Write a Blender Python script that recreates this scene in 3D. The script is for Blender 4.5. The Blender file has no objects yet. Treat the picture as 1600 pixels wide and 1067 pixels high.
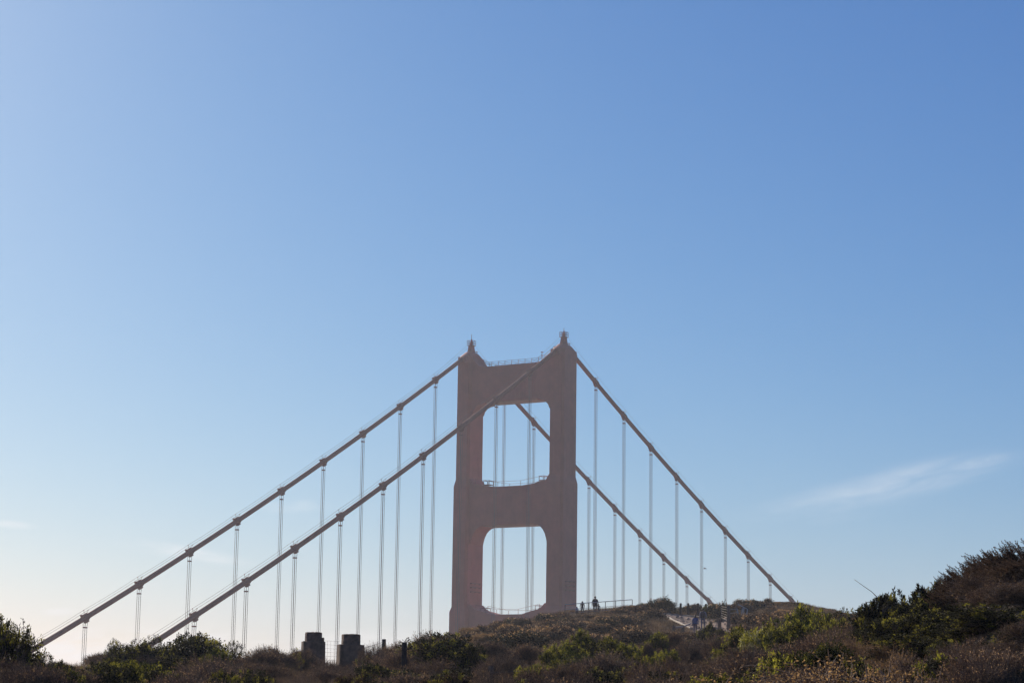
import bpy, math, random
import numpy as np
from mathutils import Vector, Matrix

SC = bpy.context.scene
COL = SC.collection
R = math.radians
rng = np.random.default_rng(7)

# ------------------------------------------------------------------ camera
EYE = np.array([0.0, 0.0, 1.65])
PITCH, ROLL, FPX = 0.173761, 0.014446, 3264.5       # focal length in pixels of a 1600 px wide frame
_F = np.array([0, math.cos(PITCH), math.sin(PITCH)])
_R = np.array([1.0, 0, 0]); _U = np.cross(_R, _F)
_R2 = _R*math.cos(ROLL) + _U*math.sin(ROLL); _U2 = -_R*math.sin(ROLL) + _U*math.cos(ROLL)
cam_d = bpy.data.cameras.new('camera'); cam = bpy.data.objects.new('camera', cam_d); COL.objects.link(cam)
cam.matrix_world = Matrix(((_R2[0], _U2[0], -_F[0], EYE[0]), (_R2[1], _U2[1], -_F[1], EYE[1]),
                           (_R2[2], _U2[2], -_F[2], EYE[2]), (0, 0, 0, 1)))
cam_d.sensor_width = 36; cam_d.lens = FPX/1600*36; cam_d.clip_start = 0.1; cam_d.clip_end = 60000
SC.camera = cam

def ray(u, v):
    """unit direction through a pixel of the 1600x1067 photograph"""
    d = _F + _R2*((u-800)/FPX) - _U2*((v-533.5)/FPX)
    return d/np.linalg.norm(d)

# ------------------------------------------------------------------ sky and sun
SUN_AZ, SUN_EL = R(-25), R(25)          # azimuth from +Y towards +X; in front, to the left, above the frame
W = bpy.data.worlds.new('World'); SC.world = W; W.use_nodes = True
nt = W.node_tree; nt.nodes.clear()
def N(t, **k):
    n = nt.nodes.new(t)
    for a, b in k.items(): setattr(n, a, b)
    return n
def Lk(a, b): nt.links.new(a, b)
out = N('ShaderNodeOutputWorld'); bg = N('ShaderNodeBackground'); bg.inputs['Strength'].default_value = 0.085
sky = N('ShaderNodeTexSky', sky_type='NISHITA', sun_disc=False)
sky.sun_elevation = SUN_EL; sky.sun_rotation = SUN_AZ
sky.altitude = 100; sky.air_density = 1.0; sky.dust_density = 0.44; sky.ozone_density = 4.5
geo = N('ShaderNodeTexCoord')
def wisps(u, v, su, sv, tilt, scale, stretch, lo, hi, amount, prev):
    """thin cloud patch round one direction of the sky"""
    d = ray(u, v)
    rgt = np.cross(d, [0, 0, 1]); rgt /= np.linalg.norm(rgt); up = np.cross(rgt, d)
    c, s = math.cos(tilt), math.sin(tilt); a = rgt*c + up*s; b = -rgt*s + up*c
    def dot(vec, sc):
        n = N('ShaderNodeVectorMath', operation='DOT_PRODUCT'); Lk(geo.outputs['Generated'], n.inputs[0]); n.inputs[1].default_value = vec
        m = N('ShaderNodeMath', operation='MULTIPLY'); Lk(n.outputs['Value'], m.inputs[0]); m.inputs[1].default_value = sc; return m
    x, y = dot(a, FPX/su), dot(b, FPX/sv); f = dot(d, 1.0)
    cmb = N('ShaderNodeCombineXYZ'); Lk(x.outputs[0], cmb.inputs[0]); Lk(y.outputs[0], cmb.inputs[1])
    ln = N('ShaderNodeVectorMath', operation='LENGTH'); Lk(cmb.outputs[0], ln.inputs[0])
    fall = N('ShaderNodeMapRange', interpolation_type='SMOOTHSTEP'); Lk(ln.outputs['Value'], fall.inputs[0])
    fall.inputs[1].default_value = 0.1; fall.inputs[2].default_value = 1.0; fall.inputs[3].default_value = 1; fall.inputs[4].default_value = 0
    sx, sy = dot(a, scale), dot(b, scale*stretch)
    c2 = N('ShaderNodeCombineXYZ'); Lk(sx.outputs[0], c2.inputs[0]); Lk(sy.outputs[0], c2.inputs[1]); c2.inputs[2].default_value = u*0.01
    nz = N('ShaderNodeTexNoise'); nz.inputs['Scale'].default_value = 1; nz.inputs['Detail'].default_value = 5; nz.inputs['Roughness'].default_value = 0.55
    nz.inputs['Distortion'].default_value = 0.4
    Lk(c2.outputs[0], nz.inputs['Vector'])
    th = N('ShaderNodeMapRange', interpolation_type='SMOOTHSTEP'); Lk(nz.outputs['Fac'], th.inputs[0]); th.inputs[1].default_value = lo; th.inputs[2].default_value = hi
    m = N('ShaderNodeMath', operation='MULTIPLY'); Lk(fall.outputs[0], m.inputs[0]); Lk(th.outputs[0], m.inputs[1])
    fr = N('ShaderNodeMath', operation='GREATER_THAN'); Lk(f.outputs[0], fr.inputs[0]); fr.inputs[1].default_value = 0
    m3 = N('ShaderNodeMath', operation='MULTIPLY'); Lk(m.outputs[0], m3.inputs[0]); Lk(fr.outputs[0], m3.inputs[1])
    m2 = N('ShaderNodeMath', operation='MULTIPLY'); Lk(m3.outputs[0], m2.inputs[0]); m2.inputs[1].default_value = amount
    mx = N('ShaderNodeMix', data_type='RGBA'); Lk(m2.outputs[0], mx.inputs['Factor']); Lk(prev, mx.inputs['A']); mx.inputs['B'].default_value = CLOUD
    return mx.outputs['Result']
CLOUD = (12.0, 11.9, 12.0, 1)
def grade(col, k, gam):
    """deep clear-air blue: each channel of the sky raised to its own power about level 1/k"""
    sp = N('ShaderNodeSeparateColor'); Lk(col, sp.inputs[0]); cb = N('ShaderNodeCombineColor')
    for i, (g, gn) in enumerate(gam):
        a = N('ShaderNodeMath', operation='MULTIPLY'); Lk(sp.outputs[i], a.inputs[0]); a.inputs[1].default_value = k
        b = N('ShaderNodeMath', operation='POWER'); Lk(a.outputs[0], b.inputs[0]); b.inputs[1].default_value = g
        d = N('ShaderNodeMath', operation='DIVIDE'); Lk(b.outputs[0], d.inputs[0]); d.inputs[1].default_value = k
        e = N('ShaderNodeMath', operation='MULTIPLY'); Lk(d.outputs[0], e.inputs[0]); e.inputs[1].default_value = gn; Lk(e.outputs[0], cb.inputs[i])
    return cb.outputs[0]
c = grade(sky.outputs['Color'], 0.085, ((1.42, .77), (1.10, .772), (.72, .83)))
c = wisps(1290, 790, 190, 34, R(6), 24, 6, 0.3, 1.0, 0.22, c)
c = wisps(1400, 754, 240, 36, R(12), 24, 5, 0.2, 0.95, 0.42, c)
c = wisps(1530, 722, 60, 12, R(12), 60, 4, 0.3, 0.8, 0.22, c)
c = wisps(285, 862, 130, 16, R(-8), 26, 5, 0.25, 0.75, 0.5, c)
c = wisps(10, 818, 60, 9, R(-3), 26, 5, 0.2, 0.6, 0.35, c)
c = wisps(470, 790, 90, 14, R(4), 26, 4, 0.3, 0.7, 0.2, c)
c = wisps(90, 955, 34, 9, R(3), 30, 3, 0.2, 0.6, 0.35, c)
c = wisps(200, 1015, 330, 46, R(3), 24, 3.5, 0.35, 0.65, 0.75, c)
c = wisps(560, 1010, 220, 34, R(5), 24, 3.5, 0.32, 0.66, 0.5, c)
Lk(c, bg.inputs['Color']); Lk(bg.outputs[0], out.inputs['Surface'])

sd = bpy.data.lights.new('sun', 'SUN'); sd.energy = 5.0; sd.angle = R(0.5); sd.color = (1.0, 0.90, 0.76)
sun = bpy.data.objects.new('sun', sd); COL.objects.link(sun)
sdir = Vector((math.sin(SUN_AZ)*math.cos(SUN_EL), math.cos(SUN_AZ)*math.cos(SUN_EL), math.sin(SUN_EL)))
sun.rotation_euler = sdir.to_track_quat('Z', 'Y').to_euler()
SC.view_settings.view_transform = 'Standard'; SC.view_settings.look = 'None'
SC.view_settings.exposure = 0.0; SC.view_settings.gamma = 1; SC.view_settings.use_curve_mapping = False
SC.cycles.max_bounces = 6; SC.cycles.diffuse_bounces = 3; SC.cycles.transmission_bounces = 4; SC.cycles.volume_bounces = 0
SC.cycles.transparent_max_bounces = 8

# ------------------------------------------------------------------ materials
def mat(name, col, rough=0.8, var=0.25, scale=4.0, trans=0.0, spec=0.3, metal=0.0, col2=None, detail=4, bump=0.0, obj_rand=0.0, tcol=None):
    m = bpy.data.materials.new(name); m.use_nodes = True; t = m.node_tree; t.nodes.clear()
    o = t.nodes.new('ShaderNodeOutputMaterial'); p = t.nodes.new('ShaderNodeBsdfPrincipled')
    p.inputs['Roughness'].default_value = rough; p.inputs['Metallic'].default_value = metal
    p.inputs['Specular IOR Level'].default_value = spec
    tc = t.nodes.new('ShaderNodeTexCoord'); nz = t.nodes.new('ShaderNodeTexNoise')
    nz.inputs['Scale'].default_value = scale; nz.inputs['Detail'].default_value = detail; nz.inputs['Roughness'].default_value = 0.6
    t.links.new(tc.outputs['Object'], nz.inputs['Vector'])
    c2 = col2 if col2 else tuple(x*(1-var) for x in col)
    c1 = col if col2 else tuple(x*(1+var) for x in col)
    rp = t.nodes.new('ShaderNodeMapRange'); rp.inputs[1].default_value = 0.35; rp.inputs[2].default_value = 0.65
    t.links.new(nz.outputs['Fac'], rp.inputs[0])
    mx = t.nodes.new('ShaderNodeMix'); mx.data_type = 'RGBA'
    mx.inputs['A'].default_value = (*c1, 1); mx.inputs['B'].default_value = (*c2, 1); t.links.new(rp.outputs[0], mx.inputs['Factor'])
    colo = mx.outputs['Result']
    if obj_rand:
        oi = t.nodes.new('ShaderNodeObjectInfo'); mr = t.nodes.new('ShaderNodeMapRange'); t.links.new(oi.outputs['Random'], mr.inputs[0])
        mr.inputs[3].default_value = 1-obj_rand; mr.inputs[4].default_value = 1+obj_rand
        vm = t.nodes.new('ShaderNodeVectorMath'); vm.operation = 'SCALE'; t.links.new(colo, vm.inputs[0]); t.links.new(mr.outputs[0], vm.inputs['Scale'])
        colo = vm.outputs[0]
    t.links.new(colo, p.inputs['Base Color'])
    if bump:
        b = t.nodes.new('ShaderNodeBump'); b.inputs['Strength'].default_value = bump; b.inputs['Distance'].default_value = 0.05
        t.links.new(nz.outputs['Fac'], b.inputs['Height']); t.links.new(b.outputs[0], p.inputs['Normal'])
    if trans:
        tr = t.nodes.new('ShaderNodeBsdfTranslucent')
        if tcol: tr.inputs['Color'].default_value = (*tcol, 1)
        else: t.links.new(colo, tr.inputs['Color'])
        ms = t.nodes.new('ShaderNodeMixShader'); ms.inputs[0].default_value = trans
        t.links.new(p.outputs[0], ms.inputs[1]); t.links.new(tr.outputs[0], ms.inputs[2]); t.links.new(ms.outputs[0], o.inputs['Surface'])
    else: t.links.new(p.outputs[0], o.inputs['Surface'])
    return m

M = {}
M['orange'] = mat('weathered_orange_steel', (0.48, 0.105, 0.062), 0.6, 0.12, 0.25, spec=0.35, detail=6)
M['orange_dark'] = mat('orange_steel_fittings', (0.30, 0.085, 0.055), 0.6, 0.1, 1.0)
M['soffit'] = mat('soffit_bounce_tint', (0.42, 0.27, 0.17), 0.7, 0.15, 0.8)  # orange steel underside; pale beige stands in for light bounced up onto it
M['cable'] = mat('orange_cable_wrapping', (0.31, 0.085, 0.055), 0.8, 0.15, 0.6, spec=0.12)
M['rope'] = mat('painted_wire_rope', (0.17, 0.095, 0.08), 0.6, 0.1, 2.0, spec=0.3)
M['lamp_red'] = mat('red_beacon_glass', (0.5, 0.02, 0.02), 0.2, 0.1, 5)
M['asphalt'] = mat('asphalt', (0.05, 0.05, 0.05), 0.9, 0.2, 0.5)
M['soil'] = mat('dry_soil', (0.07, 0.043, 0.026), 0.95, 0.3, 0.35, col2=(0.03, 0.02, 0.013), bump=0.5, detail=8)
M['path'] = mat('trodden_path_earth', (0.27, 0.155, 0.10), 0.95, 0.2, 1.3, col2=(0.13, 0.075, 0.05), bump=0.6, detail=8)
M['pebble'] = mat('pebbles', (0.34, 0.23, 0.16), 0.9, 0.25, 3.0, obj_rand=0.0)
M['water'] = mat('sea_water', (0.02, 0.045, 0.06), 0.15, 0.1, 0.01, spec=0.5)
M['concrete'] = mat('weathered_concrete', (0.27, 0.145, 0.095), 0.95, 0.2, 3.5, col2=(0.09, 0.05, 0.035), bump=0.6, detail=10)
M['concrete_pale'] = mat('pale_concrete', (0.28, 0.25, 0.22), 0.9, 0.15, 1.5, bump=0.3)
M['timber'] = mat('weathered_timber', (0.17, 0.12, 0.085), 0.9, 0.3, 6.0, bump=0.4)
M['timber_dark'] = mat('creosoted_timber', (0.05, 0.038, 0.032), 0.9, 0.3, 6.0)
M['log'] = mat('sun_bleached_log', (0.50, 0.40, 0.29), 0.8, 0.15, 5.0)
M['galv'] = mat('galvanised_steel', (0.45, 0.45, 0.44), 0.35, 0.1, 3.0, metal=0.7, spec=0.6)
M['wire'] = mat('rusty_fence_wire', (0.16, 0.12, 0.10), 0.7, 0.1, 3.0)
M['white_wood'] = mat('whitewashed_wood', (0.55, 0.52, 0.48), 0.8, 0.15, 5.0)
# plants
M['bark'] = mat('grey_brown_bark', (0.13, 0.092, 0.07), 0.9, 0.3, 9.0)
M['twig_dry'] = mat('dry_twigs', (0.22, 0.14, 0.095), 0.8, 0.3, 9.0, trans=0.0)
M['twig_pale'] = mat('pale_dead_stems', (0.36, 0.26, 0.19), 0.7, 0.3, 5.0)
def leafm(name, a, b, tr, rough=0.75, sc=2.6): return mat(name, tuple(1.5*q for q in a), rough, 0.2, sc, trans=tr, spec=0.12, col2=tuple(1.3*q for q in b), detail=7, obj_rand=0.38)
M['leaf_green'] = leafm('coyote_brush_leaf', (0.045, 0.050, 0.012), (0.024, 0.028, 0.010), 0.5)
M['leaf_dark'] = leafm('dark_leathery_leaf', (0.027, 0.027, 0.012), (0.016, 0.015, 0.009), 0.35)
M['leaf_yellow'] = leafm('yellow_green_leaf', (0.10, 0.095, 0.018), (0.045, 0.045, 0.012), 0.55)
M['leaf_grey'] = leafm('grey_sage_leaf', (0.062, 0.048, 0.036), (0.036, 0.027, 0.022), 0.4)
M['leaf_brown'] = leafm('rusty_brown_leaf', (0.062, 0.038, 0.024), (0.030, 0.019, 0.014), 0.42)
M['leaf_tan'] = leafm('tan_seed_heads', (0.30, 0.18, 0.07), (0.12, 0.07, 0.032), 0.45)
M['leaf_cream'] = leafm('cream_flower_tufts', (0.28, 0.26, 0.13), (0.08, 0.08, 0.035), 0.5)
M['young_green'] = leafm('young_green_leaf', (0.24, 0.215, 0.026), (0.10, 0.095, 0.016), 0.6)
M['young_dark'] = leafm('olive_leaf', (0.21, 0.185, 0.028), (0.085, 0.078, 0.018), 0.55)
M['dry_tip'] = leafm('dry_bleached_tips', (0.42, 0.26, 0.13), (0.20, 0.12, 0.06), 0.5)
M['grass'] = leafm('dry_grass', (0.19, 0.125, 0.065), (0.07, 0.046, 0.028), 0.4, 0.7, 0.6)

# ------------------------------------------------------------------ mesh helpers
class MB:
    def __init__(s): s.v = []; s.f = []; s.n = 0; s.m = []
    def add(s, V, Fs, mi=0):
        V = np.asarray(V, float).reshape(-1, 3); s.v.append(V)
        for f in Fs: s.f.append(tuple(int(i)+s.n for i in f)); s.m.append(mi)
        s.n += len(V); return s
    def box(s, x0, x1, y0, y1, z0, z1, mi=0):
        V = [(x, y, z) for z in (z0, z1) for y in (y0, y1) for x in (x0, x1)]
        return s.add(V, [(0, 2, 3, 1), (4, 5, 7, 6), (0, 1, 5, 4), (2, 6, 7, 3), (0, 4, 6, 2), (1, 3, 7, 5)], mi)
    def prism(s, P, axis, a, b, mi=0):
        """2D polygon P (counter-clockwise) extruded along an axis from a to b"""
        n = len(P)
        def put(p, t): return {0: (t, p[0], p[1]), 1: (p[0], t, p[1]), 2: (p[0], p[1], t)}[axis]
        V = [put(p, a) for p in P]+[put(p, b) for p in P]
        return s.add(V, [tuple(range(n))[::-1], tuple(range(n, 2*n))]+[(i, (i+1) % n, n+(i+1) % n, n+i) for i in range(n)], mi)
    def loft(s, rings, mi=0, caps=True):
        n = len(rings[0]); V = [p for r_ in rings for p in r_]; Fs = []
        for k in range(len(rings)-1):
            for i in range(n): Fs.append((k*n+i, k*n+(i+1) % n, (k+1)*n+(i+1) % n, (k+1)*n+i))
        if caps: Fs += [tuple(range(n))[::-1], tuple(range((len(rings)-1)*n, len(rings)*n))]
        return s.add(V, Fs, mi)
    def tube(s, pts, r, n=6, mi=0, caps=True):
        pts = np.asarray(pts, float); r = np.broadcast_to(np.asarray(r, float), (len(pts),))
        T = np.gradient(pts, axis=0); T /= np.linalg.norm(T, axis=1)[:, None]+1e-12
        ref = np.array([0, 0, 1.0]) if abs(T[0][2]) < 0.9 else np.array([1.0, 0, 0])
        rings = []
        for p, t, q in zip(pts, T, r):
            a = np.cross(ref, t); a /= np.linalg.norm(a); b = np.cross(t, a)
            rings.append([p+q*(a*math.cos(2*math.pi*k/n)+b*math.sin(2*math.pi*k/n)) for k in range(n)])
        return s.loft(rings, mi, caps)
    def build(s, name, mats, parent=None, smooth=False, **props):
        me = bpy.data.meshes.new(name); V = np.concatenate(s.v)
        me.from_pydata(V.tolist(), [], s.f); mats = mats if isinstance(mats, (list, tuple)) else [mats]
        for m_ in mats: me.materials.append(m_)
        if len(mats) > 1: me.polygons.foreach_set('material_index', s.m)
        if smooth: me.polygons.foreach_set('use_smooth', [True]*len(me.polygons))
        me.update(); return link(name, me, parent, **props)
def link(name, data, parent=None, loc=None, rz=None, scale=None, **props):
    o = bpy.data.objects.new(name, data); COL.objects.link(o)
    if parent: o.parent = parent
    if loc is not None: o.location = [float(x) for x in loc]
    if rz is not None: o.rotation_euler = (0, 0, float(rz))
    if scale is not None: o.scale = [float(x) for x in (scale if hasattr(scale, '__len__') else (scale,)*3)]
    for k, v in props.items(): o[k] = v
    return o
def bevel(o, w, seg=1):
    b = o.modifiers.new('bevel', 'BEVEL'); b.width = w; b.segments = seg; b.limit_method = 'ANGLE'; return o

# ------------------------------------------------------------------ terrain
UC = [-200, 0, 200, 400, 560, 700, 800, 900, 1000, 1100, 1170, 1240, 1340, 1450, 1600, 1800]
ROWS = {  # distance: image row of bare ground at each column
 25: [1100, 1088, 1155, 1165, 1165, 1165, 1165, 1165, 1165, 1150, 1140, 1125, 1095, 1030, 955, 900],
 40: [1100, 1088, 1090, 1092, 1095, 1095, 1098, 1100, 1095, 1085, 1072, 1050, 1030, 985, 930, 890],
 60: [1062, 1058, 1054, 1058, 1072, 1046, 1056, 1050, 1050, 1046, 1038, 1022, 1015, 985, 950, 930],
 90: [1050, 1052, 1050, 1046, 1054, 1026, 1034, 1030, 1026, 1024, 1012, 1002, 995, 985, 975, 970],
 130: [1070, 1075, 1075, 1070, 1075, 1015, 1010, 1005, 1002, 1008, 995, 978, 975, 980, 985, 985],
 170: [1100, 1110, 1105, 1100, 1087, 1006, 992, 982, 978, 994, 974, 964, 972, 982, 995, 1000],
 200: [1130, 1140, 1135, 1120, 1082, 1001, 980, 964.5, 960, 967, 956, 953, 968, 984, 1000, 1010],
 225: [1150, 1160, 1150, 1140, 1092, 1011, 983, 964, 957, 961, 953, 954, 973, 992, 1010, 1020]}
_D = sorted(ROWS)
def _azel(u, v):
    d = ray(u, v); return math.atan2(d[0], d[1]), d[2]/math.hypot(d[0], d[1])
_AZ = np.array([_azel(u, 1000)[0] for u in UC])
_TAN = np.array([[_azel(u, v)[1] for u, v in zip(UC, ROWS[D])] for D in _D])
_H = 1.65+_TAN*np.array(_D)[:, None]
_Dk = np.array([0, 12]+_D+[260, 320, 450, 700, 3000.0])
_Hk = np.vstack([np.zeros(len(UC)), np.full(len(UC), 0.25), _H, _H[-1]-6, _H[-1]-28, _H[-1]*0-75, _H[-1]*0-150, _H[-1]*0-160])
_r2 = np.random.default_rng(3); _W = [(_r2.uniform(-1, 1, 2), _r2.uniform(0, 6.28)) for _ in range(14)]
def hgt(x, y):
    x = np.asarray(x, float); y = np.asarray(y, float)
    D = np.hypot(x, y); az = np.arctan2(x, np.where(np.abs(y)+np.abs(x) < 1e-9, 1, y))
    ia = np.interp(az, _AZ, np.arange(len(UC))); i0 = np.clip(ia.astype(int), 0, len(UC)-2); ta = ia-i0; ta = ta*ta*(3-2*ta)
    idd = np.interp(D, _Dk, np.arange(len(_Dk))); j0 = np.clip(idd.astype(int), 0, len(_Dk)-2); tb = idd-j0
    def at(j): return _Hk[j, i0]*(1-ta)+_Hk[j, i0+1]*ta
    # Catmull-Rom in distance for a smooth slope
    jm, jp = np.clip(j0-1, 0, None), np.clip(j0+2, None, len(_Dk)-1)
    dk = _Dk[j0+1]-_Dk[j0]
    m0 = (at(j0+1)-at(jm))/np.maximum(_Dk[j0+1]-_Dk[jm], 1)*dk; m1 = (at(jp)-at(j0))/np.maximum(_Dk[jp]-_Dk[j0], 1)*dk
    t = tb; h = (2*t**3-3*t*t+1)*at(j0)+(t**3-2*t*t+t)*m0+(-2*t**3+3*t*t)*at(j0+1)+(t**3-t*t)*m1
    n = 0
    for k, (w, ph) in enumerate(_W): n = n+np.sin(x*w[0]*(0.25+0.12*k)+y*w[1]*(0.25+0.12*k)+ph)/(3+k)
    return h+n*0.13*np.clip(D/30, 0, 1)
def ground(u, D):
    """world point on the terrain at column u of the photograph, D metres away"""
    d = ray(u, 1000); az = math.atan2(d[0], d[1]); x, y = D*math.sin(az), D*math.cos(az)
    return np.array([x, y, float(hgt(x, y))])
def pt(u, v, D):
    d = ray(u, v); k = D/math.hypot(d[0], d[1]); return EYE+d*k
def base_under(u, v, D):
    p = pt(u, v, D); return np.array([p[0], p[1], float(hgt(p[0], p[1]))])
def build_terrain():
    az = np.concatenate([np.arange(-180, -24, 6), np.arange(-24, 24, 0.2), np.arange(24, 180, 6)])*math.pi/180
    Ds = np.concatenate([np.arange(1, 60, 1.2), np.arange(60, 240, 1.6), np.arange(240, 460, 10), [500, 600, 700, 900]])
    A, DD = np.meshgrid(az, Ds); X = DD*np.sin(A); Y = DD*np.cos(A); Z = hgt(X, Y)
    V = np.stack([X, Y, Z], -1).reshape(-1, 3); na, nd = len(az), len(Ds)
    F = []
    for j in range(nd-1):
        for i in range(na): F.append((j*na+i, j*na+(i+1) % na, (j+1)*na+(i+1) % na, (j+1)*na+i))
    V = np.vstack([V, [[0, 0, float(hgt(0, .01))]]]); c0 = len(V)-1
    for i in range(na): F.append((c0, (i+1) % na, i))
    m = MB(); m.add(V, F); return m.build('hillside', M['soil'], smooth=True, kind='structure')
build_terrain()
m = MB(); ang = np.arange(64)*2*math.pi/64
m.add([(25000*math.cos(a), 25000*math.sin(a), -135.3) for a in ang], [tuple(range(64))]); m.build('sea_water', M['water'], kind='structure')

# ------------------------------------------------------------------ haze
hz = bpy.data.materials.new('haze_air'); hz.use_nodes = True; t = hz.node_tree; t.nodes.clear()
o_ = t.nodes.new('ShaderNodeOutputMaterial'); pv = t.nodes.new('ShaderNodeVolumePrincipled')
pv.inputs['Color'].default_value = (0.93, 0.94, 1.0, 1); pv.inputs['Density'].default_value = 0.00024; pv.inputs['Anisotropy'].default_value = 0.3
t.links.new(pv.outputs[0], o_.inputs['Volume'])
m = MB(); m.box(-1500, 1500, -300, 2400, -172, 104); HZ = m.build('haze', hz, kind='stuff')
HZ['label'] = 'thin pale haze lying over the hillside and the bridge'

# ------------------------------------------------------------------ the bridge
SPAN = 15.24; HW = 13.715
O_M, O_S = 16.66, 16.26                       # first suspender from the tower, main and side span
AM, BM, AS, BS = 0.457058, 0.00035, 0.588661, 0.000401
def zc(x):
    d = abs(x); z = (-AM*d+BM*d*d) if x > 0 else (-AS*d+BS*d*d)
    return z
BR = link('suspension_bridge', None, None, (1.280472, 522.200870, 91.632349), R(58.547349))
BR['label'] = 'hazy red-orange suspension bridge with tall portal tower rising behind the hill'; BR['category'] = 'bridge'

def cross(w, d, n1, n2):
    """stepped plan of a tower shaft; w across the bridge (y), d along it (x)"""
    a, b = d/2, w/2
    q = [(a, b-2*n2), (a-n1, b-2*n2), (a-n1, b-n2), (a-2*n1, b-n2), (a-2*n1, b)]
    P = q+[(-x, y) for x, y in q[::-1]]+[(-x, -y) for x, y in q]+[(x, -y) for x, y in q[::-1]]
    return P
def shaft(mb, zt, zb, w, d, yc, n1=0.32, n2=0.2):
    P = [(x, y+yc) for x, y in cross(w, d, n1, n2)]
    mb.prism(P, 2, zb, zt)
SEG = [(-1.7, -33.2, 4.0, 7.4), (-34.9, -65.2, 4.55, 8.4), (-66.4, -104, 5.4, 9.0), (-105.5, -150, 6.2, 10.5), (-152, -227, 8.5, 14.0)]
for sy in (1, -1):
    yc = sy*HW; m = MB()
    for k, (a, b, w, d) in enumerate(SEG):
        shaft(m, a, b, w, d, yc)
        if k+1 < len(SEG):
            a2, _, w2, d2 = SEG[k+1]
            P0 = [(x, y+yc) for x, y in cross(w, d, .32, .2)]; P1 = [(x, y+yc) for x, y in cross(w2, d2, .32, .2)]
            m.loft([[(x, y, a2) for x, y in P1], [(x, y, b) for x, y in P0]])
    leg = m.build('tower_leg', M['orange'], BR)
    # raised vertical ribs on the two broad faces of each leg
    for (a, b, w, d) in SEG[:3]:
        m = MB()
        for t_ in (-0.19, 0.19):
            m.box(t_*d-0.16, t_*d+0.16, yc-w/2-0.035, yc-w/2+0.04, b+0.6, a-0.6)
            m.box(t_*d-0.16, t_*d+0.16, yc+w/2-0.04, yc+w/2+0.035, b+0.6, a-0.6)
        for t_ in (-0.14, 0.14):
            m.box(-d/2-0.03, -d/2+0.04, yc+t_*w-0.11, yc+t_*w+0.11, b+0.6, a-0.6)
            m.box(d/2-0.04, d/2+0.06, yc+t_*w-0.11, yc+t_*w+0.11, b+0.6, a-0.6)
        m.build('fluting', M['orange'], leg)
    # saddle housing: hump that follows the cable over the top
    xs = np.linspace(-4.5, 4.5, 19); rings = []
    for x in xs:
        zt = min(zc(x)+0.75, 0.0-0.03*x*x)
        e = 1.0 if abs(x) < 3.6 else 0.62
        zb = -3.4 if abs(x) < 3.6 else zt-1.75
        prof = [(1.86*e, zb), (1.86*e, min(-2.35, zt-1.5) if e == 1 else zt-1.3), (1.62*e, zt-1.05), (1.25*e, zt-.5), (.8*e, zt-.12), (.3, zt)]
        rings.append([(x, yc+y, z) for y, z in prof]+[(x, yc-y, z) for y, z in prof[::-1]])
    m = MB(); m.loft(rings)
    m.build('saddle_housing', M['orange'], leg)
    # turret
    m = MB()
    def sq(h, z): return [(h, -h, z), (h, h, z), (-h, h, z), (-h, -h, z)]
    rings = [[(x, y+yc, z) for x, y, z in sq(h, z)] for h, z in ((.80, -0.6), (.74, 0.2), (.70, 0.24), (.56, 1.45), (.62, 1.5), (.60, 1.62))]
    m.loft(rings); m.build('turret', M['orange'], leg)
    m = MB()
    m.box(-.85, .85, yc-.85, yc+.85, 1.62, 1.74)
    for x in (-.8, 0, .8):
        for y in (-.8, 0, .8):
            if x or y: m.box(x-.04, x+.04, yc+y-.04, yc+y+.04, 1.74, 2.95)
    for z in (2.3, 2.92):
        for s_ in (-.8, .8):
            m.box(-.84, .84, yc+s_-.045, yc+s_+.045, z-.04, z+.04); m.box(s_-.045, s_+.045, yc-.75, yc+.75, z-.037, z+.037)
    for x, y in ((-.6, -.62), (.6, .6)):
        m.box(x-.18, x+.18, yc+y-.15, yc+y+.15, 2.05, 2.5)
    m.build('beacon_platform', M['orange_dark'], leg)
    m = MB(); m.loft([[(r*math.cos(k*math.pi/4), yc+r*math.sin(k*math.pi/4), z) for k in range(8)] for r, z in ((0.3, 1.7), (0.27, 2.6), (0.2, 2.9), (0.18, 3.2), (0.08, 3.4))])
    m.build('beacon', M['lamp_red'] if sy > 0 else M['orange'], leg)
    m = MB(); m.tube([(0, yc, 3.4), (0, yc, 4.6 if sy > 0 else 4.0)], 0.07, 6); m.build('lightning_rod', M['orange_dark'], leg)
    # maintenance brackets on the flanks
    for side in (1, -1):
        w = 4.5
        for zz in (-59.2, -60.2, -61.3):
            y0 = yc+side*w/2; m = MB(); ya, yb = sorted((y0-side*0.05, y0+side*0.55))
            m.box(-2.2, 2.2, ya, yb, zz, zz+0.09)
            for x in (-2, 0, 2): m.prism([(y0-side*.05, zz-0.35), (y0+side*0.4, zz+.002), (y0-side*.05, zz+.002)][::side], 0, x-.06, x+.06)
            m.build('bracket_shelf', M['orange_dark'], leg)
        # small floodlight below the housing
    for zz in (0.4,):
        for side in (1, -1):
            m = MB(); xx = side*1.3; m.box(xx-.3, xx+.3, yc-1.0, yc-.6, 0.15, .3); m.box(xx+side*.2-.05, xx+side*.2+.05, yc-.85, yc-.75, -.7, .16)
            m.build('floodlight', M['orange_dark'], leg)

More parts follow.
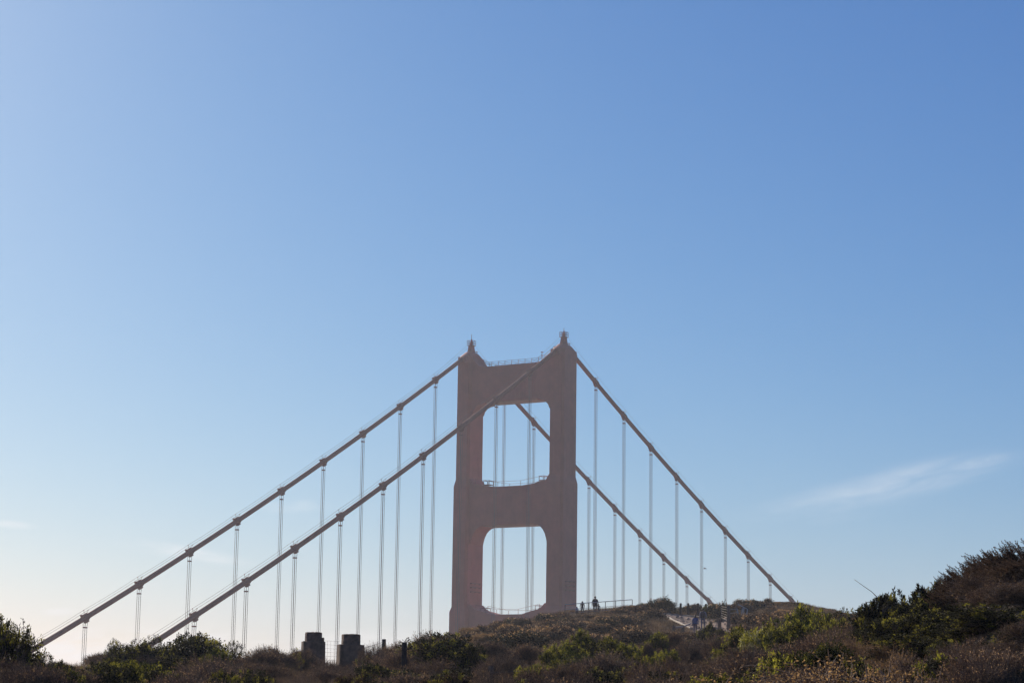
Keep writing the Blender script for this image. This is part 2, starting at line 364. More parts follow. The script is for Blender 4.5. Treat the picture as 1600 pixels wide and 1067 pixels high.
def strut(zt, zb, yin, top_prof, bot_prof, hx, name='portal_strut'):
    """top_prof / bot_prof: (y, z offset) from the centre out to the leg"""
    half = [(y, zt+dz) for y, dz in top_prof]+[(y, zb-dz) for y, dz in bot_prof[::-1]]
    P = half+[(-y, z) for y, z in half[::-1]]
    m = MB(); m.prism(P[::-1], 0, -hx, hx)
    s_ = m.build(name, M['orange'], BR)
    m = MB()
    for y in np.arange(-7.2, 7.3, 1.2):                       # shallow upright ribs
        m.box(-hx-.04, -hx+.05, y-.14, y+.14, zb+0.9, zt-0.9); m.box(hx-.05, hx+.08, y-.14, y+.14, zb+0.9, zt-0.9)
    m.box(-hx-.13, -hx+.05, -8.2, 8.2, zt-.55, zt-.2); m.box(-hx-.13, -hx+.05, -7.6, 7.6, zb+.25, zb+.6)
    m.build('strut_ribs', M['orange'], s_)
    m = MB(); m.box(-hx+.15, hx-.15, -7.3, 7.3, zb-.12, zb+.1); m.build('soffit', M['soffit'], s_)  # added panel carrying the painted bounce light under the strut
    return s_
TB = [(0, 0), (7.9, 0), (7.92, .25), (9.2, .4), (10.2, .85), (10.9, 1.6), (11.3, 2.6)]
s1 = strut(-4.62, -13.8, 11.9, [(0, 0), (7.6, 0), (9.6, .35), (10.5, 1.15), (11.5, 2.4), (12.4, 3.6), (13.0, 3.75)], TB+[(13.0, 2.8)], 2.7)
TT = [(0, 0), (3.8, 0), (5.8, .2), (7.2, .35), (8.6, .8), (10.6, 1.0), (11.3, 2.1), (11.6, 2.5), (13.0, 2.6)]
BB = [(0, 0), (7.2, 0), (8.4, .25), (9.3, .75), (10.0, 1.5), (10.55, 2.5), (10.9, 3.6), (11.1, 4.5), (13.0, 4.6)]
s2 = strut(-35.35, -45.0, 11.6, TT, BB, 3.0)
TT3 = [(0, 0), (4.4, 0), (5.8, .4), (7.3, .8), (8.8, 1.1), (10.0, 1.7), (10.9, 2.6), (13.0, 2.8)]
s3 = strut(-67.1, -77.6, 11.4, TT3, BB, 3.3)
s4 = strut(-103, -115, 11.0, TT3, BB, 4.0)
s5 = strut(-156, -162, 10.5, [(0, 0), (13, .02)], [(0, 0), (13, .02)], 4.6)

def railing(x, pts, h, parent, name='railing', rails=(1.0, .55), post=2.0, r=.045, braces=True):
    """lattice railing along a y-z line"""
    pts = np.array(pts, float); seg = np.linalg.norm(np.diff(pts, axis=0), axis=1); L = np.concatenate([[0], np.cumsum(seg)])
    def at(s_): return np.array([np.interp(s_, L, pts[:, 0]), np.interp(s_, L, pts[:, 1])])
    m = MB(); n = max(2, int(round(L[-1]/post)))
    for k in range(n+1):
        y, z = at(L[-1]*k/n); m.box(x-r, x+r, y-r, y+r, z, z+h)
        if braces and k < n:
            y2, z2 = at(L[-1]*(k+1)/n); m.tube([(x+.002, y, z+h*.95), (x+.002, y2, z2+.1)], r*.6, 3)
    for f_ in rails: m.tube([(x, *(at(L[-1]*k/n)+[0, h*f_])) for k in range(n+1)], r*.9, 4)
    return m.build(name, M['orange_dark'], parent)
for x in (-2.5, 2.5):
    railing(x, [(11.4, -2.9), (10.2, -3.7), (8.6, -4.45), (7.2, -4.62), (-7.2, -4.62), (-8.6, -4.45), (-10.2, -3.7), (-11.4, -2.9)], 1.15, s1)
for x in (-2.8, 2.8):
    railing(x, [(9.9, -34.4), (7.2, -35.0), (4, -35.35), (-4, -35.35), (-7.2, -35.0), (-9.9, -34.4)], 1.25, s2, post=6, rails=(1.0,), r=.035, braces=False)
    railing(x, [(9.2, -65.9), (7.2, -66.3), (4.4, -67.1), (-4.4, -67.1), (-7.2, -66.3), (-9.2, -65.9)], 1.25, s3, post=6, rails=(1.0,), r=.035, braces=False)
for s_, z, yy in ((s2, -34.7, (6.6, -9.6)), (s3, -66.5, (6.9, -8.9))):
    for y in yy:
        m = MB(); r = .06
        z0 = z-.1 if y > 0 else z+.35
        for a in (-1.0, 1.0):
            for b in (-.8, .8): m.box(-2+a-r, -2+a+r, y+b-r, y+b+r, z0-.6, z0+1.1)
        for zz in (z0+.1, z0+1.1):
            for b in (-.8, .8): m.box(-3.1, -.9, y+b-r*.9, y+b+r*.9, zz-r, zz+r)
            for a in (-1.0, 1.0): m.box(-2+a-r*.9, -2+a+r*.9, y-.7, y+.7, zz-r*.9, zz+r*.9)
        m.box(-3.05, -.95, y-.85, y+.85, z0+.02, z0+.12); m.build('maintenance_cradle', M['orange_dark'], s_)
m = MB(); m.tube([(-2.2, -8.7, -5), (-2.2, -8.7, -2.1)], .07, 5); m.box(-2.35, -2.05, -9.0, -8.4, -2.1, -1.95); m.box(-2.3, -2.1, -8.8, -8.6, -3.1, -2.7)
m.build('mast', M['orange_dark'], s1)

# main cables, bands, hand ropes, suspenders
CR = 0.53
XS = np.concatenate([-np.arange(343, 6, -6.0), np.linspace(-5, 5, 11), np.arange(8, 700, 7.0)])
def cz_round(x): 
    return zc(x) if abs(x) > 5 else min(zc(x), -0.35-0.05*x*x*0.9)
band_me = {}
def band_mesh(slope, main):
    key = (round(slope, 2), main)
    if key in band_me: return band_me[key]
    m = MB(); rr = []
    for x, r in ((-.85, .55), (-.83, .61), (-.55, .63), (-.53, .71), (.53, .71), (.55, .63), (.83, .61), (.85, .55)):
        rr.append([(x, r*math.cos(k*math.pi/5), r*math.sin(k*math.pi/5)) for k in range(10)])
    m.loft(rr); m.box(-.62, .62, -.12, .12, .66, .80); m.box(-.95, -.75, -.35, .35, .55, .95); m.box(-.5, .5, -.3, .3, -.98, -.7)
    o = m.build('cable_band', M['cable']); me = o.data; bpy.data.objects.remove(o); band_me[key] = me; return me
st_m = MB()
for y in (-.55, .55): st_m.tube([(0, y*.6, .5), (0, y, 1.42)], .045, 4)
st_m.box(-.05, .05, -.36, .36, .46, .58); st_m.box(-.06, .06, -.62, -.48, 1.36, 1.5); st_m.box(-.06, .06, .48, .62, 1.36, 1.5)
_o = st_m.build('stanchion', M['orange_dark']); STME = _o.data; bpy.data.objects.remove(_o)
cl_m = MB(); cl_m.box(-.36, .36, -.30, .30, -.12, .12)
_o = cl_m.build('clamp', M['orange_dark']); CLME = _o.data; bpy.data.objects.remove(_o)
BASEZ = lambda x: -153.5
for sy in (1, -1):
    yc = sy*HW
    m = MB(); m.tube([(x, yc, cz_round(x)) for x in XS], CR, 14)
    cab = m.build('main_cable', M['cable'], BR, smooth=True)
    for s2_ in (-.55, .55):
        for rng_ in ((-343, -1.2), (1.2, 690)):
            pts = []
            for n in range(-1, 46):
                o0 = O_M if rng_[1] > 2 else O_S
                d = 1.6 if n < 0 else o0+SPAN*n
                if d > (690 if rng_[1] > 2 else 343): break
                x = d if rng_[1] > 2 else -d
                z = zc(x)+1.48 if n >= 0 else 1.3
                pts.append((x, yc+s2_, z))
            full = []
            for a, b in zip(pts[:-1], pts[1:]):
                for t_ in (0, .25, .5, .75): full.append((a[0]+(b[0]-a[0])*t_, a[1], a[2]+(b[2]-a[2])*t_-0.5*t_*(1-t_)))
            full.append(pts[-1]); mm = MB(); mm.tube(full, .028, 4); mm.build('hand_rope', M['rope'], cab)
    for main in (True, False):
        nn = 42 if main else 21
        for n in range(nn):
            d = (O_M if main else O_S)+SPAN*n; x = d if main else -d; z = zc(x)
            sl = (-AM+2*BM*d) if main else -(-AS+2*BS*d)
            bo = link('cable_band', band_mesh(0, main), cab, (x, yc, z)); bo.rotation_euler = (0, -math.atan(sl), 0)
            link('stanchion', STME, cab, (x, yc, z))
            if z-1.6 < -150: continue
            m = MB(); top = z-1.9
            for a in (-.27, .27):
                for b in (-.24, .24):
                    m.tube([(a*1.35, b*1.2, z-.5), (a, b, top), (a, b, -151.5)], .047, 5)
            so = m.build('suspender', M['rope'], BR); so.location = (x, yc, 0)
            link('clamp', CLME, so, (0, 0, top))
# road deck with its stiffening trusses
m = MB(); m.box(-343, 700, -12.4, 12.4, -152.6, -151.9, 0); m.box(-343, 700, -9.3, 9.3, -151.9, -151.6, 1)
for y in (-13.4, 13.4):
    m.box(-343, 700, y-.4, y+.4, -152.4, -151.5); m.box(-343, 700, y-.4, y+.4, -160.1, -159.3)
    for x in np.arange(-343, 700, 7.62):
        m.box(x-.2, x+.2, y-.25, y+.25, -159.3, -152.4)
        m.tube([(x, y, -152.5), (x+7.62, y, -159.4)], .2, 4)
m.build('road_deck', [M['orange'], M['asphalt']], BR)

# ------------------------------------------------------------------ plants
def nrm(a): return a/(np.linalg.norm(a, axis=-1, keepdims=True)+1e-9)
def tubes_np(P0, P1, r0, r1):
    """three-sided tapered twigs, all at once"""
    n = len(P0); T = nrm(P1-P0); ref = np.where(np.abs(T[:, 2:3]) < .9, [[0, 0, 1.0]], [[1.0, 0, 0]])
    a = nrm(np.cross(ref, T)); b = np.cross(T, a); V = np.empty((n, 6, 3))
    for k in range(3):
        c_, s_ = math.cos(2.094*k), math.sin(2.094*k)
        V[:, k] = P0+(a*c_+b*s_)*np.asarray(r0).reshape(-1, 1); V[:, 3+k] = P1+(a*c_+b*s_)*np.asarray(r1).reshape(-1, 1)
    q = np.array([[0, 1, 4, 3], [1, 2, 5, 4], [2, 0, 3, 5]]); F = (np.arange(n)[:, None, None]*6+q[None]).reshape(-1, 4)
    return V.reshape(-1, 3), F
def leaves_np(P, Dr, L, Wd, rg, fold=.15):
    """diamond leaves: P base, Dr direction, L length, Wd width"""
    n = len(P); Dr = nrm(Dr); side = nrm(np.cross(Dr, rg.normal(size=(n, 3)))); up = np.cross(side, Dr)
    L = np.broadcast_to(L, (n,)).reshape(-1, 1); Wd = np.broadcast_to(Wd, (n,)).reshape(-1, 1)
    V = np.stack([P, P+Dr*L*.5+side*Wd*.5+up*L*fold, P+Dr*L, P+Dr*L*.5-side*Wd*.5+up*L*fold], 1)
    return V.reshape(-1, 3), (np.arange(n)[:, None]*4+np.arange(4)[None])
def np_mesh(name, parts, mats):
    """parts: list of (V, F4, material index)"""
    V = np.concatenate([p[0] for p in parts]); off = 0; Fs = []; mi = []
    for v, f, k in parts: Fs.append(f+off); mi.append(np.full(len(f), k)); off += len(v)
    F = np.concatenate(Fs).astype(np.int32); mi = np.concatenate(mi).astype(np.int32)
    me = bpy.data.meshes.new(name); me.vertices.add(len(V)); me.vertices.foreach_set('co', V.astype(np.float32).ravel())
    me.loops.add(F.size); me.loops.foreach_set('vertex_index', F.ravel())
    me.polygons.add(len(F)); me.polygons.foreach_set('loop_start', np.arange(len(F), dtype=np.int32)*4)
    try: me.polygons.foreach_set('loop_total', np.full(len(F), 4, np.int32))
    except Exception: pass
    me.polygons.foreach_set('material_index', mi)
    for m_ in mats: me.materials.append(m_)
    me.update(calc_edges=True); return me
def lumps(rg, H, Wd, n, flat=.75):
    """overlapping mounds that make up an uneven crown: centre and radii"""
    L = []
    for k in range(n):
        a = rg.uniform(0, 6.283); r = Wd*.5*math.sqrt(rg.uniform(0, 1))*.62
        s_ = rg.uniform(.24, .42)*Wd*.75; hz_ = H*rg.uniform(.5, 1.0)*(1-.45*(r/(Wd*.5))**2)
        L.append((r*math.cos(a), r*math.sin(a), max(hz_-s_*flat, .12*H), s_, s_*flat))
    return L
def tips_on(rg, L, n, lo=.55):
    """points through the outer shell of the mounds, with outward directions"""
    k = rg.integers(0, len(L), n*2); A = np.array(L)[k]; d = nrm(rg.normal(size=(n*2, 3))); d[:, 2] = np.where(d[:, 2] < -.35, -d[:, 2], d[:, 2])
    rr = rg.uniform(lo, 1.0, (n*2, 1))**.6*(1+.10*rg.normal(size=(n*2, 1)))
    P = A[:, :3]+d*rr*np.stack([A[:, 3], A[:, 3], A[:, 4]], -1); ok = P[:, 2] > .03
    return P[ok][:n], nrm(d[ok][:n]+[0, 0, .45]), 
def skeleton(rg, tips, H, nst, r0, spread=.08):
    """main stems from the root, then twigs from the stems to the tips"""
    sel = tips[rg.choice(len(tips), min(nst, len(tips)), replace=False)]
    P0, P1, ra, rb = [], [], [], []; nodes = []
    for t_ in sel:
        b = np.array([rg.normal()*spread, rg.normal()*spread, -.12]); prev = b; m_ = 5
        c1 = b+(t_-b)*[.25, .25, .55]+rg.normal(size=3)*.05*H
        for j in range(1, m_+1):
            s_ = j/m_; p = (1-s_)**2*b+2*s_*(1-s_)*c1+s_*s_*t_+rg.normal(size=3)*.018*H
            P0.append(prev); P1.append(p); ra.append(r0*(1-.8*(j-1)/m_)); rb.append(r0*(1-.8*j/m_)); prev = p; nodes.append(p)
    nodes = np.array(nodes); 
    d = np.linalg.norm(tips[:, None, :]-nodes[None], axis=2)+np.where(nodes[None, :, 2] > tips[:, None, 2]+.02, .4*H, 0)
    near = nodes[d.argmin(1)]; mid = (near+tips)/2+rg.normal(size=tips.shape)*.03*H-[0, 0, .02*H]
    P0 += list(near)+list(mid); P1 += list(mid)+list(tips); n = len(tips)
    ra += [r0*.32]*n+[r0*.22]*n; rb += [r0*.22]*n+[r0*.10]*n
    return np.array(P0), np.array(P1), np.array(ra), np.array(rb)

def mix(leaf, k, share, rg, slot=2):
    """give whole clusters of k leaves the young-leaf material at random"""
    V, F = leaf; n = len(F); yes = np.repeat(rg.uniform(size=(n+k-1)//k) < share, k)[:n]
    V4 = V.reshape(n, 4, 3); a, b = V4[~yes].reshape(-1, 3), V4[yes].reshape(-1, 3)
    q = lambda v: np.arange(len(v)).reshape(-1, 4)
    return [(a, q(a), 0), (b, q(b), slot)]
def make_shrub(kind, seed):
    """foliage mesh and stem mesh of one shrub about one metre tall"""
    rg = np.random.default_rng(seed)
    if kind in ('leafy', 'dark', 'yellow'):
        H, Wd = 1.0, 1.5; L = lumps(rg, H, Wd, 13); T, D = tips_on(rg, L, 500, .4); k = 22
        P = np.repeat(T, k, 0)+rg.normal(size=(len(T)*k, 3))*.030; Dr = np.repeat(D, k, 0)*.9+rg.normal(size=P.shape)*.7
        lm, yg, sh = {'leafy': ('leaf_green', 'young_green', .42), 'dark': ('leaf_dark', 'young_dark', .2), 'yellow': ('leaf_yellow', 'young_green', .4)}[kind]; st = skeleton(rg, T, H, 14, .016)
        fol = mix(leaves_np(P, Dr, rg.uniform(.032, .06, len(P)), rg.uniform(.016, .03, len(P)), rg), k, sh, rg)
        mats = [M[lm], M['bark'], M[yg]]; bm_ = 'bark'
    elif kind == 'sage':
        H, Wd = 1.0, 1.6; L = lumps(rg, H, Wd, 12, .7); T, D = tips_on(rg, L, 420, .35); k = 9
        B = np.repeat(T, k, 0)+rg.normal(size=(len(T)*k, 3))*.05; Dr = nrm(np.repeat(D, k, 0)*1.1+rg.normal(size=B.shape)*.42+[0, 0, .35])
        E_ = B+Dr*rg.uniform(.08, .26, (len(B), 1)); tw = (*tubes_np(B, E_, .0034, .0016), 1)
        n2 = len(B)*4; s_ = rg.uniform(.2, 1.0, (n2, 1)); Q = np.repeat(B, 4, 0)*(1-s_)+np.repeat(E_, 4, 0)*s_
        lf = mix(leaves_np(Q, np.repeat(Dr, 4, 0)+rg.normal(size=Q.shape)*.5, rg.uniform(.016, .036, n2), .011, rg), 4, .24, rg)
        fol = lf+[tw]; mats = [M['leaf_grey'], M['twig_dry'], M['dry_tip']]; st = skeleton(rg, T, H, 14, .012); bm_ = 'bark'
    elif kind == 'brown':
        H, Wd = 1.0, 1.7; L = lumps(rg, H, Wd, 14, .65); T, D = tips_on(rg, L, 460, .3); k = 10
        B = np.repeat(T, k, 0)+rg.normal(size=(len(T)*k, 3))*.06; Dr = nrm(np.repeat(D, k, 0)*.8+rg.normal(size=B.shape)*.6+[0, 0, .2])
        E_ = B+Dr*rg.uniform(.05, .17, (len(B), 1)); tw = (*tubes_np(B, E_, .0034, .0016), 1)
        n2 = len(B)*6; s_ = rg.uniform(.1, 1.0, (n2, 1)); Q = np.repeat(B, 6, 0)*(1-s_)+np.repeat(E_, 6, 0)*s_
        lf = mix(leaves_np(Q, rg.normal(size=Q.shape), rg.uniform(.013, .028, n2), .010, rg), 6, .24, rg)
        fol = lf+[tw]; mats = [M['leaf_brown'], M['twig_dry'], M['leaf_tan']]; st = skeleton(rg, T, H, 12, .012); bm_ = 'bark'
    elif kind == 'tan':       # seed heads on upright dry stalks
        H, Wd = 1.0, 1.5; n = 900; a = rg.uniform(0, 6.283, n); r = Wd*.42*np.sqrt(rg.uniform(0, 1, n))
        B = np.stack([r*np.cos(a), r*np.sin(a), np.zeros(n)-.02], -1); hh = (1-.45*(r/(Wd*.42))**2)*rg.uniform(.45, 1.0, n)*H
        Dr = nrm(np.stack([np.cos(a)*r*.5+rg.normal(size=n)*.16, np.sin(a)*r*.5+rg.normal(size=n)*.16, np.ones(n)], -1))
        E_ = B+Dr*hh[:, None]; md = (B+E_)/2+rg.normal(size=B.shape)*.02
        tw = (*tubes_np(np.vstack([B, md]), np.vstack([md, E_]), .0042, .0028), 1)
        k = 22; s_ = rg.uniform(.35, 1.0, (n*k, 1)); Q = np.repeat(B, k, 0)*(1-s_)+np.repeat(E_, k, 0)*s_+rg.normal(size=(n*k, 3))*.02
        lf = (*leaves_np(Q, np.repeat(Dr, k, 0)*.7+rg.normal(size=Q.shape)*.6, rg.uniform(.012, .026, n*k), .006, rg), 0)
        fol = [lf, tw]; mats = [M['leaf_tan'], M['twig_dry']]; st = None; bm_ = 'bark'
    elif kind == 'rosette':   # forked branches ending in whorls of leaves
        H, Wd = 1.0, 1.4; L = lumps(rg, H, Wd, 9); T, D = tips_on(rg, L, 330, .5); k = 13
        a = rg.uniform(0, 6.283, (len(T), k)); ax = nrm(np.cross(D, rg.normal(size=D.shape))); bx = np.cross(D, ax)
        Dr = (ax[:, None]*np.cos(a)[..., None]+bx[:, None]*np.sin(a)[..., None]+D[:, None]*rg.uniform(.1, 1.6, (len(T), k, 1))).reshape(-1, 3)
        P = np.repeat(T, k, 0)-np.repeat(D, k, 0)*rg.uniform(0, .07, (len(T)*k, 1))
        fol = mix(leaves_np(P, Dr, rg.uniform(.055, .095, len(P)), rg.uniform(.02, .032, len(P)), rg), k, .22, rg)
        mats = [M['leaf_dark'], M['bark'], M['young_dark']]; st = skeleton(rg, T, H, 13, .02); bm_ = 'bark'
    elif kind == 'open':      # bare branching dome with leaf clumps only near the ends
        H, Wd = 1.0, 1.6; L = lumps(rg, H, Wd, 9, .8); T, D = tips_on(rg, L, 420, .72); k = 11
        P = np.repeat(T, k, 0)+rg.normal(size=(len(T)*k, 3))*.022; Dr = np.repeat(D, k, 0)+rg.normal(size=P.shape)*.6
        fol = mix(leaves_np(P, Dr, rg.uniform(.022, .045, len(P)), rg.uniform(.014, .024, len(P)), rg), k, .3, rg)
        mats = [M['leaf_dark'], M['bark'], M['young_dark']]; st = skeleton(rg, T, H, 22, .017); bm_ = 'bark'
    elif kind == 'spray':     # pointed feathery sprays
        H, Wd = 1.0, 1.5; L = lumps(rg, H, Wd, 11); T, D = tips_on(rg, L, 300, .45); D = nrm(D+rg.normal(size=D.shape)*.3+[-.75, 0, .05]); LN = rg.uniform(.14, .34, len(T))
        k = 40; s_ = np.tile(np.linspace(0, 1, k), len(T)); Dk_ = np.repeat(D, k, 0); P = np.repeat(T, k, 0)+Dk_*(s_*np.repeat(LN, k))[:, None]
        sd_ = nrm(np.cross(Dk_, rg.normal(size=Dk_.shape)))
        fol = [(*leaves_np(P, sd_+Dk_*.9, (1-.72*s_)*.065, .015, rg), 0), (*tubes_np(T, T+D*LN[:, None], .004, .0015), 1)]
        mats = [M['leaf_brown'], M['twig_dry']]; st = skeleton(rg, T, H, 14, .018); bm_ = 'bark'
    elif kind == 'tangle':    # arching dead canes
        H, Wd = 1.0, 2.0; P0, P1, r0, r1 = [], [], [], []
        for j in range(230):
            a = rg.uniform(0, 6.283); b = np.array([rg.normal()*.3, rg.normal()*.3, 0]); ln = rg.uniform(.5, 1.3); e = rg.uniform(.5, 1.25); v = np.array([math.cos(a), math.sin(a), e*1.6]); v = v/np.linalg.norm(v)*.11*ln; p = b
            for q in range(12):
                p2 = p+v+rg.normal(size=3)*.012; v = v+[0, 0, -.020*ln]+rg.normal(size=3)*.010
                if p2[2] < 0: break
                P0.append(p); P1.append(p2); r0.append(.0065*(1-q/14)); r1.append(.0065*(1-(q+1)/14)); p = p2
        P0, P1 = np.array(P0), np.array(P1); n2 = len(P0)*2; Q = np.repeat(P1, 2, 0)+rg.normal(size=(n2, 3))*.02
        fol = [(*leaves_np(Q, rg.normal(size=Q.shape), rg.uniform(.014, .03, n2), .011, rg), 1), (*tubes_np(P0, P1, np.array(r0), np.array(r1)), 0)]
        mats = [M['twig_pale'], M['leaf_brown']]; st = None; bm_ = 'bark'
    elif kind == 'far':       # low hillside mound seen from far away
        H, Wd = 1.0, 1.8; L = lumps(rg, H, Wd, 12, .62); T, D = tips_on(rg, L, 380, .4); k = 9
        P = np.repeat(T, k, 0)+rg.normal(size=(len(T)*k, 3))*.06; Dr = np.repeat(D, k, 0)+rg.normal(size=P.shape)*.8
        fol = mix(leaves_np(P, Dr, rg.uniform(.07, .13, len(P)), rg.uniform(.03, .055, len(P)), rg), k, .14, rg)
        mats = [M['leaf_brown'], M['bark'], M['dry_tip']]; st = skeleton(rg, T[::3], H, 9, .018); bm_ = 'bark'
    fm = np_mesh('foliage', fol, mats); sm = None
    if st is not None: sm = np_mesh('stem', [(*tubes_np(*st), 0)], [M[bm_]])
    return fm, sm
_cache = {}
def proto(kind, k, lm=None):
    key = (kind, k)
    if key not in _cache: _cache[key] = make_shrub(kind, 100+17*k+sum(map(ord, kind)))
    fm, sm = _cache[key]
    if lm:
        k2 = (kind, k, lm)
        if k2 not in _cache:
            f2 = fm.copy(); f2.materials[0] = M[lm]; _cache[k2] = (f2, sm)
        return _cache[k2]
    return fm, sm

NAMES = {'leafy': ('green_shrub', 'shrub'), 'dark': ('dark_shrub', 'shrub'), 'yellow': ('yellow_green_shrub', 'shrub'), 'sage': ('sage_bush', 'bush'),
         'brown': ('dry_brown_bush', 'bush'), 'tan': ('seeding_bush', 'bush'), 'rosette': ('leathery_shrub', 'shrub'), 'open': ('open_crowned_shrub', 'shrub'),
         'spray': ('feathery_shrub', 'shrub'), 'tangle': ('bramble_tangle', 'bramble'), 'far': ('hillside_bush', 'bush')}
LOOK = {'leafy': 'rounded green shrub with sunlit leaf tips', 'dark': 'dark green-brown leafy shrub', 'yellow': 'yellow-green leafy shrub glowing in the sun',
        'sage': 'grey-brown twiggy sage bush', 'brown': 'rusty brown dry bush', 'tan': 'tan bush of dry seed stalks', 'rosette': 'dark leathery-leaved shrub',
        'open': 'dark open-branched shrub against the sky', 'spray': 'brown feathery shrub with pointed sprays', 'tangle': 'tangle of pale arching dead canes', 'far': 'low brown bush'}
PLANTS = []
_r = np.random.default_rng(21)
def plant(kind, x, y, h, w=None, k=None, lm=None, rz=None, label=None, sink=.06, z=None):
    """a shrub of height h standing on the terrain"""
    k = int(_r.integers(0, 3)) if k is None else k
    fm, sm = proto(kind, k, lm); w = w or h*_r.uniform(.85, 1.15)
    z = float(hgt(x, y)) if z is None else z
    rz = _r.uniform(0, 6.28) if rz is None else rz
    nm, cat = NAMES[kind]
    if sm is None: r_ = link(nm, fm, None, (x, y, z-sink), rz, (w, w, h))
    else:
        r_ = link(nm, None, None, (x, y, z-sink), rz, (w, w, h)); link('foliage', fm, r_); link('stem', sm, r_)
    r_['category'] = cat; PLANTS.append([r_, kind, x, y, h, lm, label]); return r_
def bush(kind, u, vtop, D, w_px=None, **kw):
    """shrub whose top reaches image row vtop at distance D"""
    p = pt(u, vtop, D); x, y = p[0], p[1]; g = float(hgt(x, y)); h = max(.35, (p[2]-g)/0.97+.06)
    w = kw.pop('w', None); wf = kw.pop('wf', .62)
    if w_px: w = max(w_px*D/FPX/1.5, h*wf)
    return plant(kind, x, y, h, w or h, **kw)

# ------------------------------------------------------------------ path, edging, fences, pillars
def terr_hit(u, v, lo=60, hi=260):
    """where the line of sight through a pixel meets the hillside"""
    d = ray(u, v); hd = math.hypot(d[0], d[1])
    for D in np.arange(lo, hi, .25):
        p = EYE+d*(D/hd)
        if p[2] < float(hgt(p[0], p[1])): return p, D
    D = hi; return EYE+d*(D/hd), D
PATH_ROW = [(204, 1000, 1022), (201, 1006, 1050), (197, 1016, 1100), (192, 1036, 1142), (186, 1060, 1142), (180, 1074, 1143), (174, 1084, 1146), (168, 1090, 1150), (160, 1102, 1156), (150, 1112, 1160)]
def azx(u, D): d = ray(u, 980); h_ = math.hypot(d[0], d[1]); return d[0]/h_*D, d[1]/h_*D
def on_path(x, y, mg=0.0):
    D = math.hypot(x, y)
    if D > 205 or D < 149: return False
    ds = [p[0] for p in PATH_ROW][::-1]; l = np.interp(D, ds, [p[1] for p in PATH_ROW][::-1]); r_ = np.interp(D, ds, [p[2] for p in PATH_ROW][::-1])
    uu = u_of(x, y); return l-mg < uu < r_+mg
def u_of(x, y, z=10.0):
    d = np.array([x, y, z])-EYE; w_ = d@_F; return 800+FPX*(d@_R2)/w_
def v_of(x, y, z):
    d = np.array([x, y, z])-EYE; w_ = d@_F; return 533.5-FPX*(d@_U2)/w_
m = MB(); NA = 26; rows = []; Dl = np.arange(150, 204.1, .9); ds = [p[0] for p in PATH_ROW][::-1]
for D in Dl:
    l = np.interp(D, ds, [p[1] for p in PATH_ROW][::-1]); r_ = np.interp(D, ds, [p[2] for p in PATH_ROW][::-1]); row = []
    for k in range(NA+1):
        x, y = azx(l+(r_-l)*k/NA, D); e = .02 if k in (0, NA) else .09+.05*math.sin(x*1.7+y*.9)*math.sin(x*.8-y*1.3); row.append((x, y, float(hgt(x, y))+e))
    rows.append(row)
V = [p for r_ in rows for p in r_]; n_ = NA+1
m.add(V, [(j*n_+i, j*n_+i+1, (j+1)*n_+i+1, (j+1)*n_+i) for j in range(len(rows)-1) for i in range(NA)])
m.build('footpath', M['path'], smooth=True, kind='structure')
# loose stones on the path
parts_ = []; rg = np.random.default_rng(5); m = MB()
for k in range(420):
    D = rg.uniform(152, 203); l = np.interp(D, ds, [p[1] for p in PATH_ROW][::-1]); r_ = np.interp(D, ds, [p[2] for p in PATH_ROW][::-1])
    x, y = azx(rg.uniform(l, r_), D); z = float(hgt(x, y))+.1; s_ = rg.uniform(.06, .22)
    V = [(x+s_*math.cos(a)*rg.uniform(.7, 1.2), y+s_*math.sin(a)*rg.uniform(.7, 1.2), z) for a in np.arange(5)*1.257]+[(x+rg.normal()*.02, y, z+s_*.7)]
    m.add(V, [(i, (i+1) % 5, 5) for i in range(5)])
m.build('path_stones', M['pebble'], kind='stuff')

def beam(name, mat_, P, Q, r, parent=None, n=6, **kw):
    P, Q = np.array(P, float), np.array(Q, float); c_ = (P+Q)/2; m = MB(); rr_ = np.random.default_rng(int(abs(P[0]*13+Q[1]*7)) % 9999)
    pts = [P+(Q-P)*t_+rr_.normal(size=3)*r*.12*(0 < t_ < 1) for t_ in (0, .3, .65, 1)]
    m.tube([p-c_ for p in pts], [r, r*1.06, r*.97, r*.94], n); return m.build(name, mat_, parent, **kw)
def place(o, p): o.location = [float(a) for a in p]; return o
def timber_edging(pts, r, label, mat_):
    root = link('timber_edging', None, None, pts[0]); root['label'] = label; root['category'] = 'edging'
    for a, b in zip(pts[:-1], pts[1:]):
        a, b = np.array(a), np.array(b); o = beam('log', mat_, a, a+(b-a)*.97, r, root, 7); place(o, (a+b)/2-np.array(pts[0]))
    return root
def tp(u, v, up=0.1, **k): 
    p, D = terr_hit(u, v, **k); return np.array([p[0], p[1], float(hgt(p[0], p[1]))+up])
def gp(u, D, up=0.1):
    x, y = azx(u, D); return np.array([x, y, float(hgt(x, y))+up])
timber_edging([gp(u, D, .17) for u, D in ((1004, 204), (1022, 203.5), (1040, 203), (1062, 202), (1088, 200.5), (1112, 198), (1139, 195))], .07,
              'long line of bleached logs along the far upper edge of the footpath', M['log'])
timber_edging([gp(u, D, .2) for u, D in ((1012, 201), (1030, 196), (1044, 191), (1056, 187), (1070, 182), (1079, 178))], .10,
              'pale logs edging the near lower left side of the footpath', M['log'])

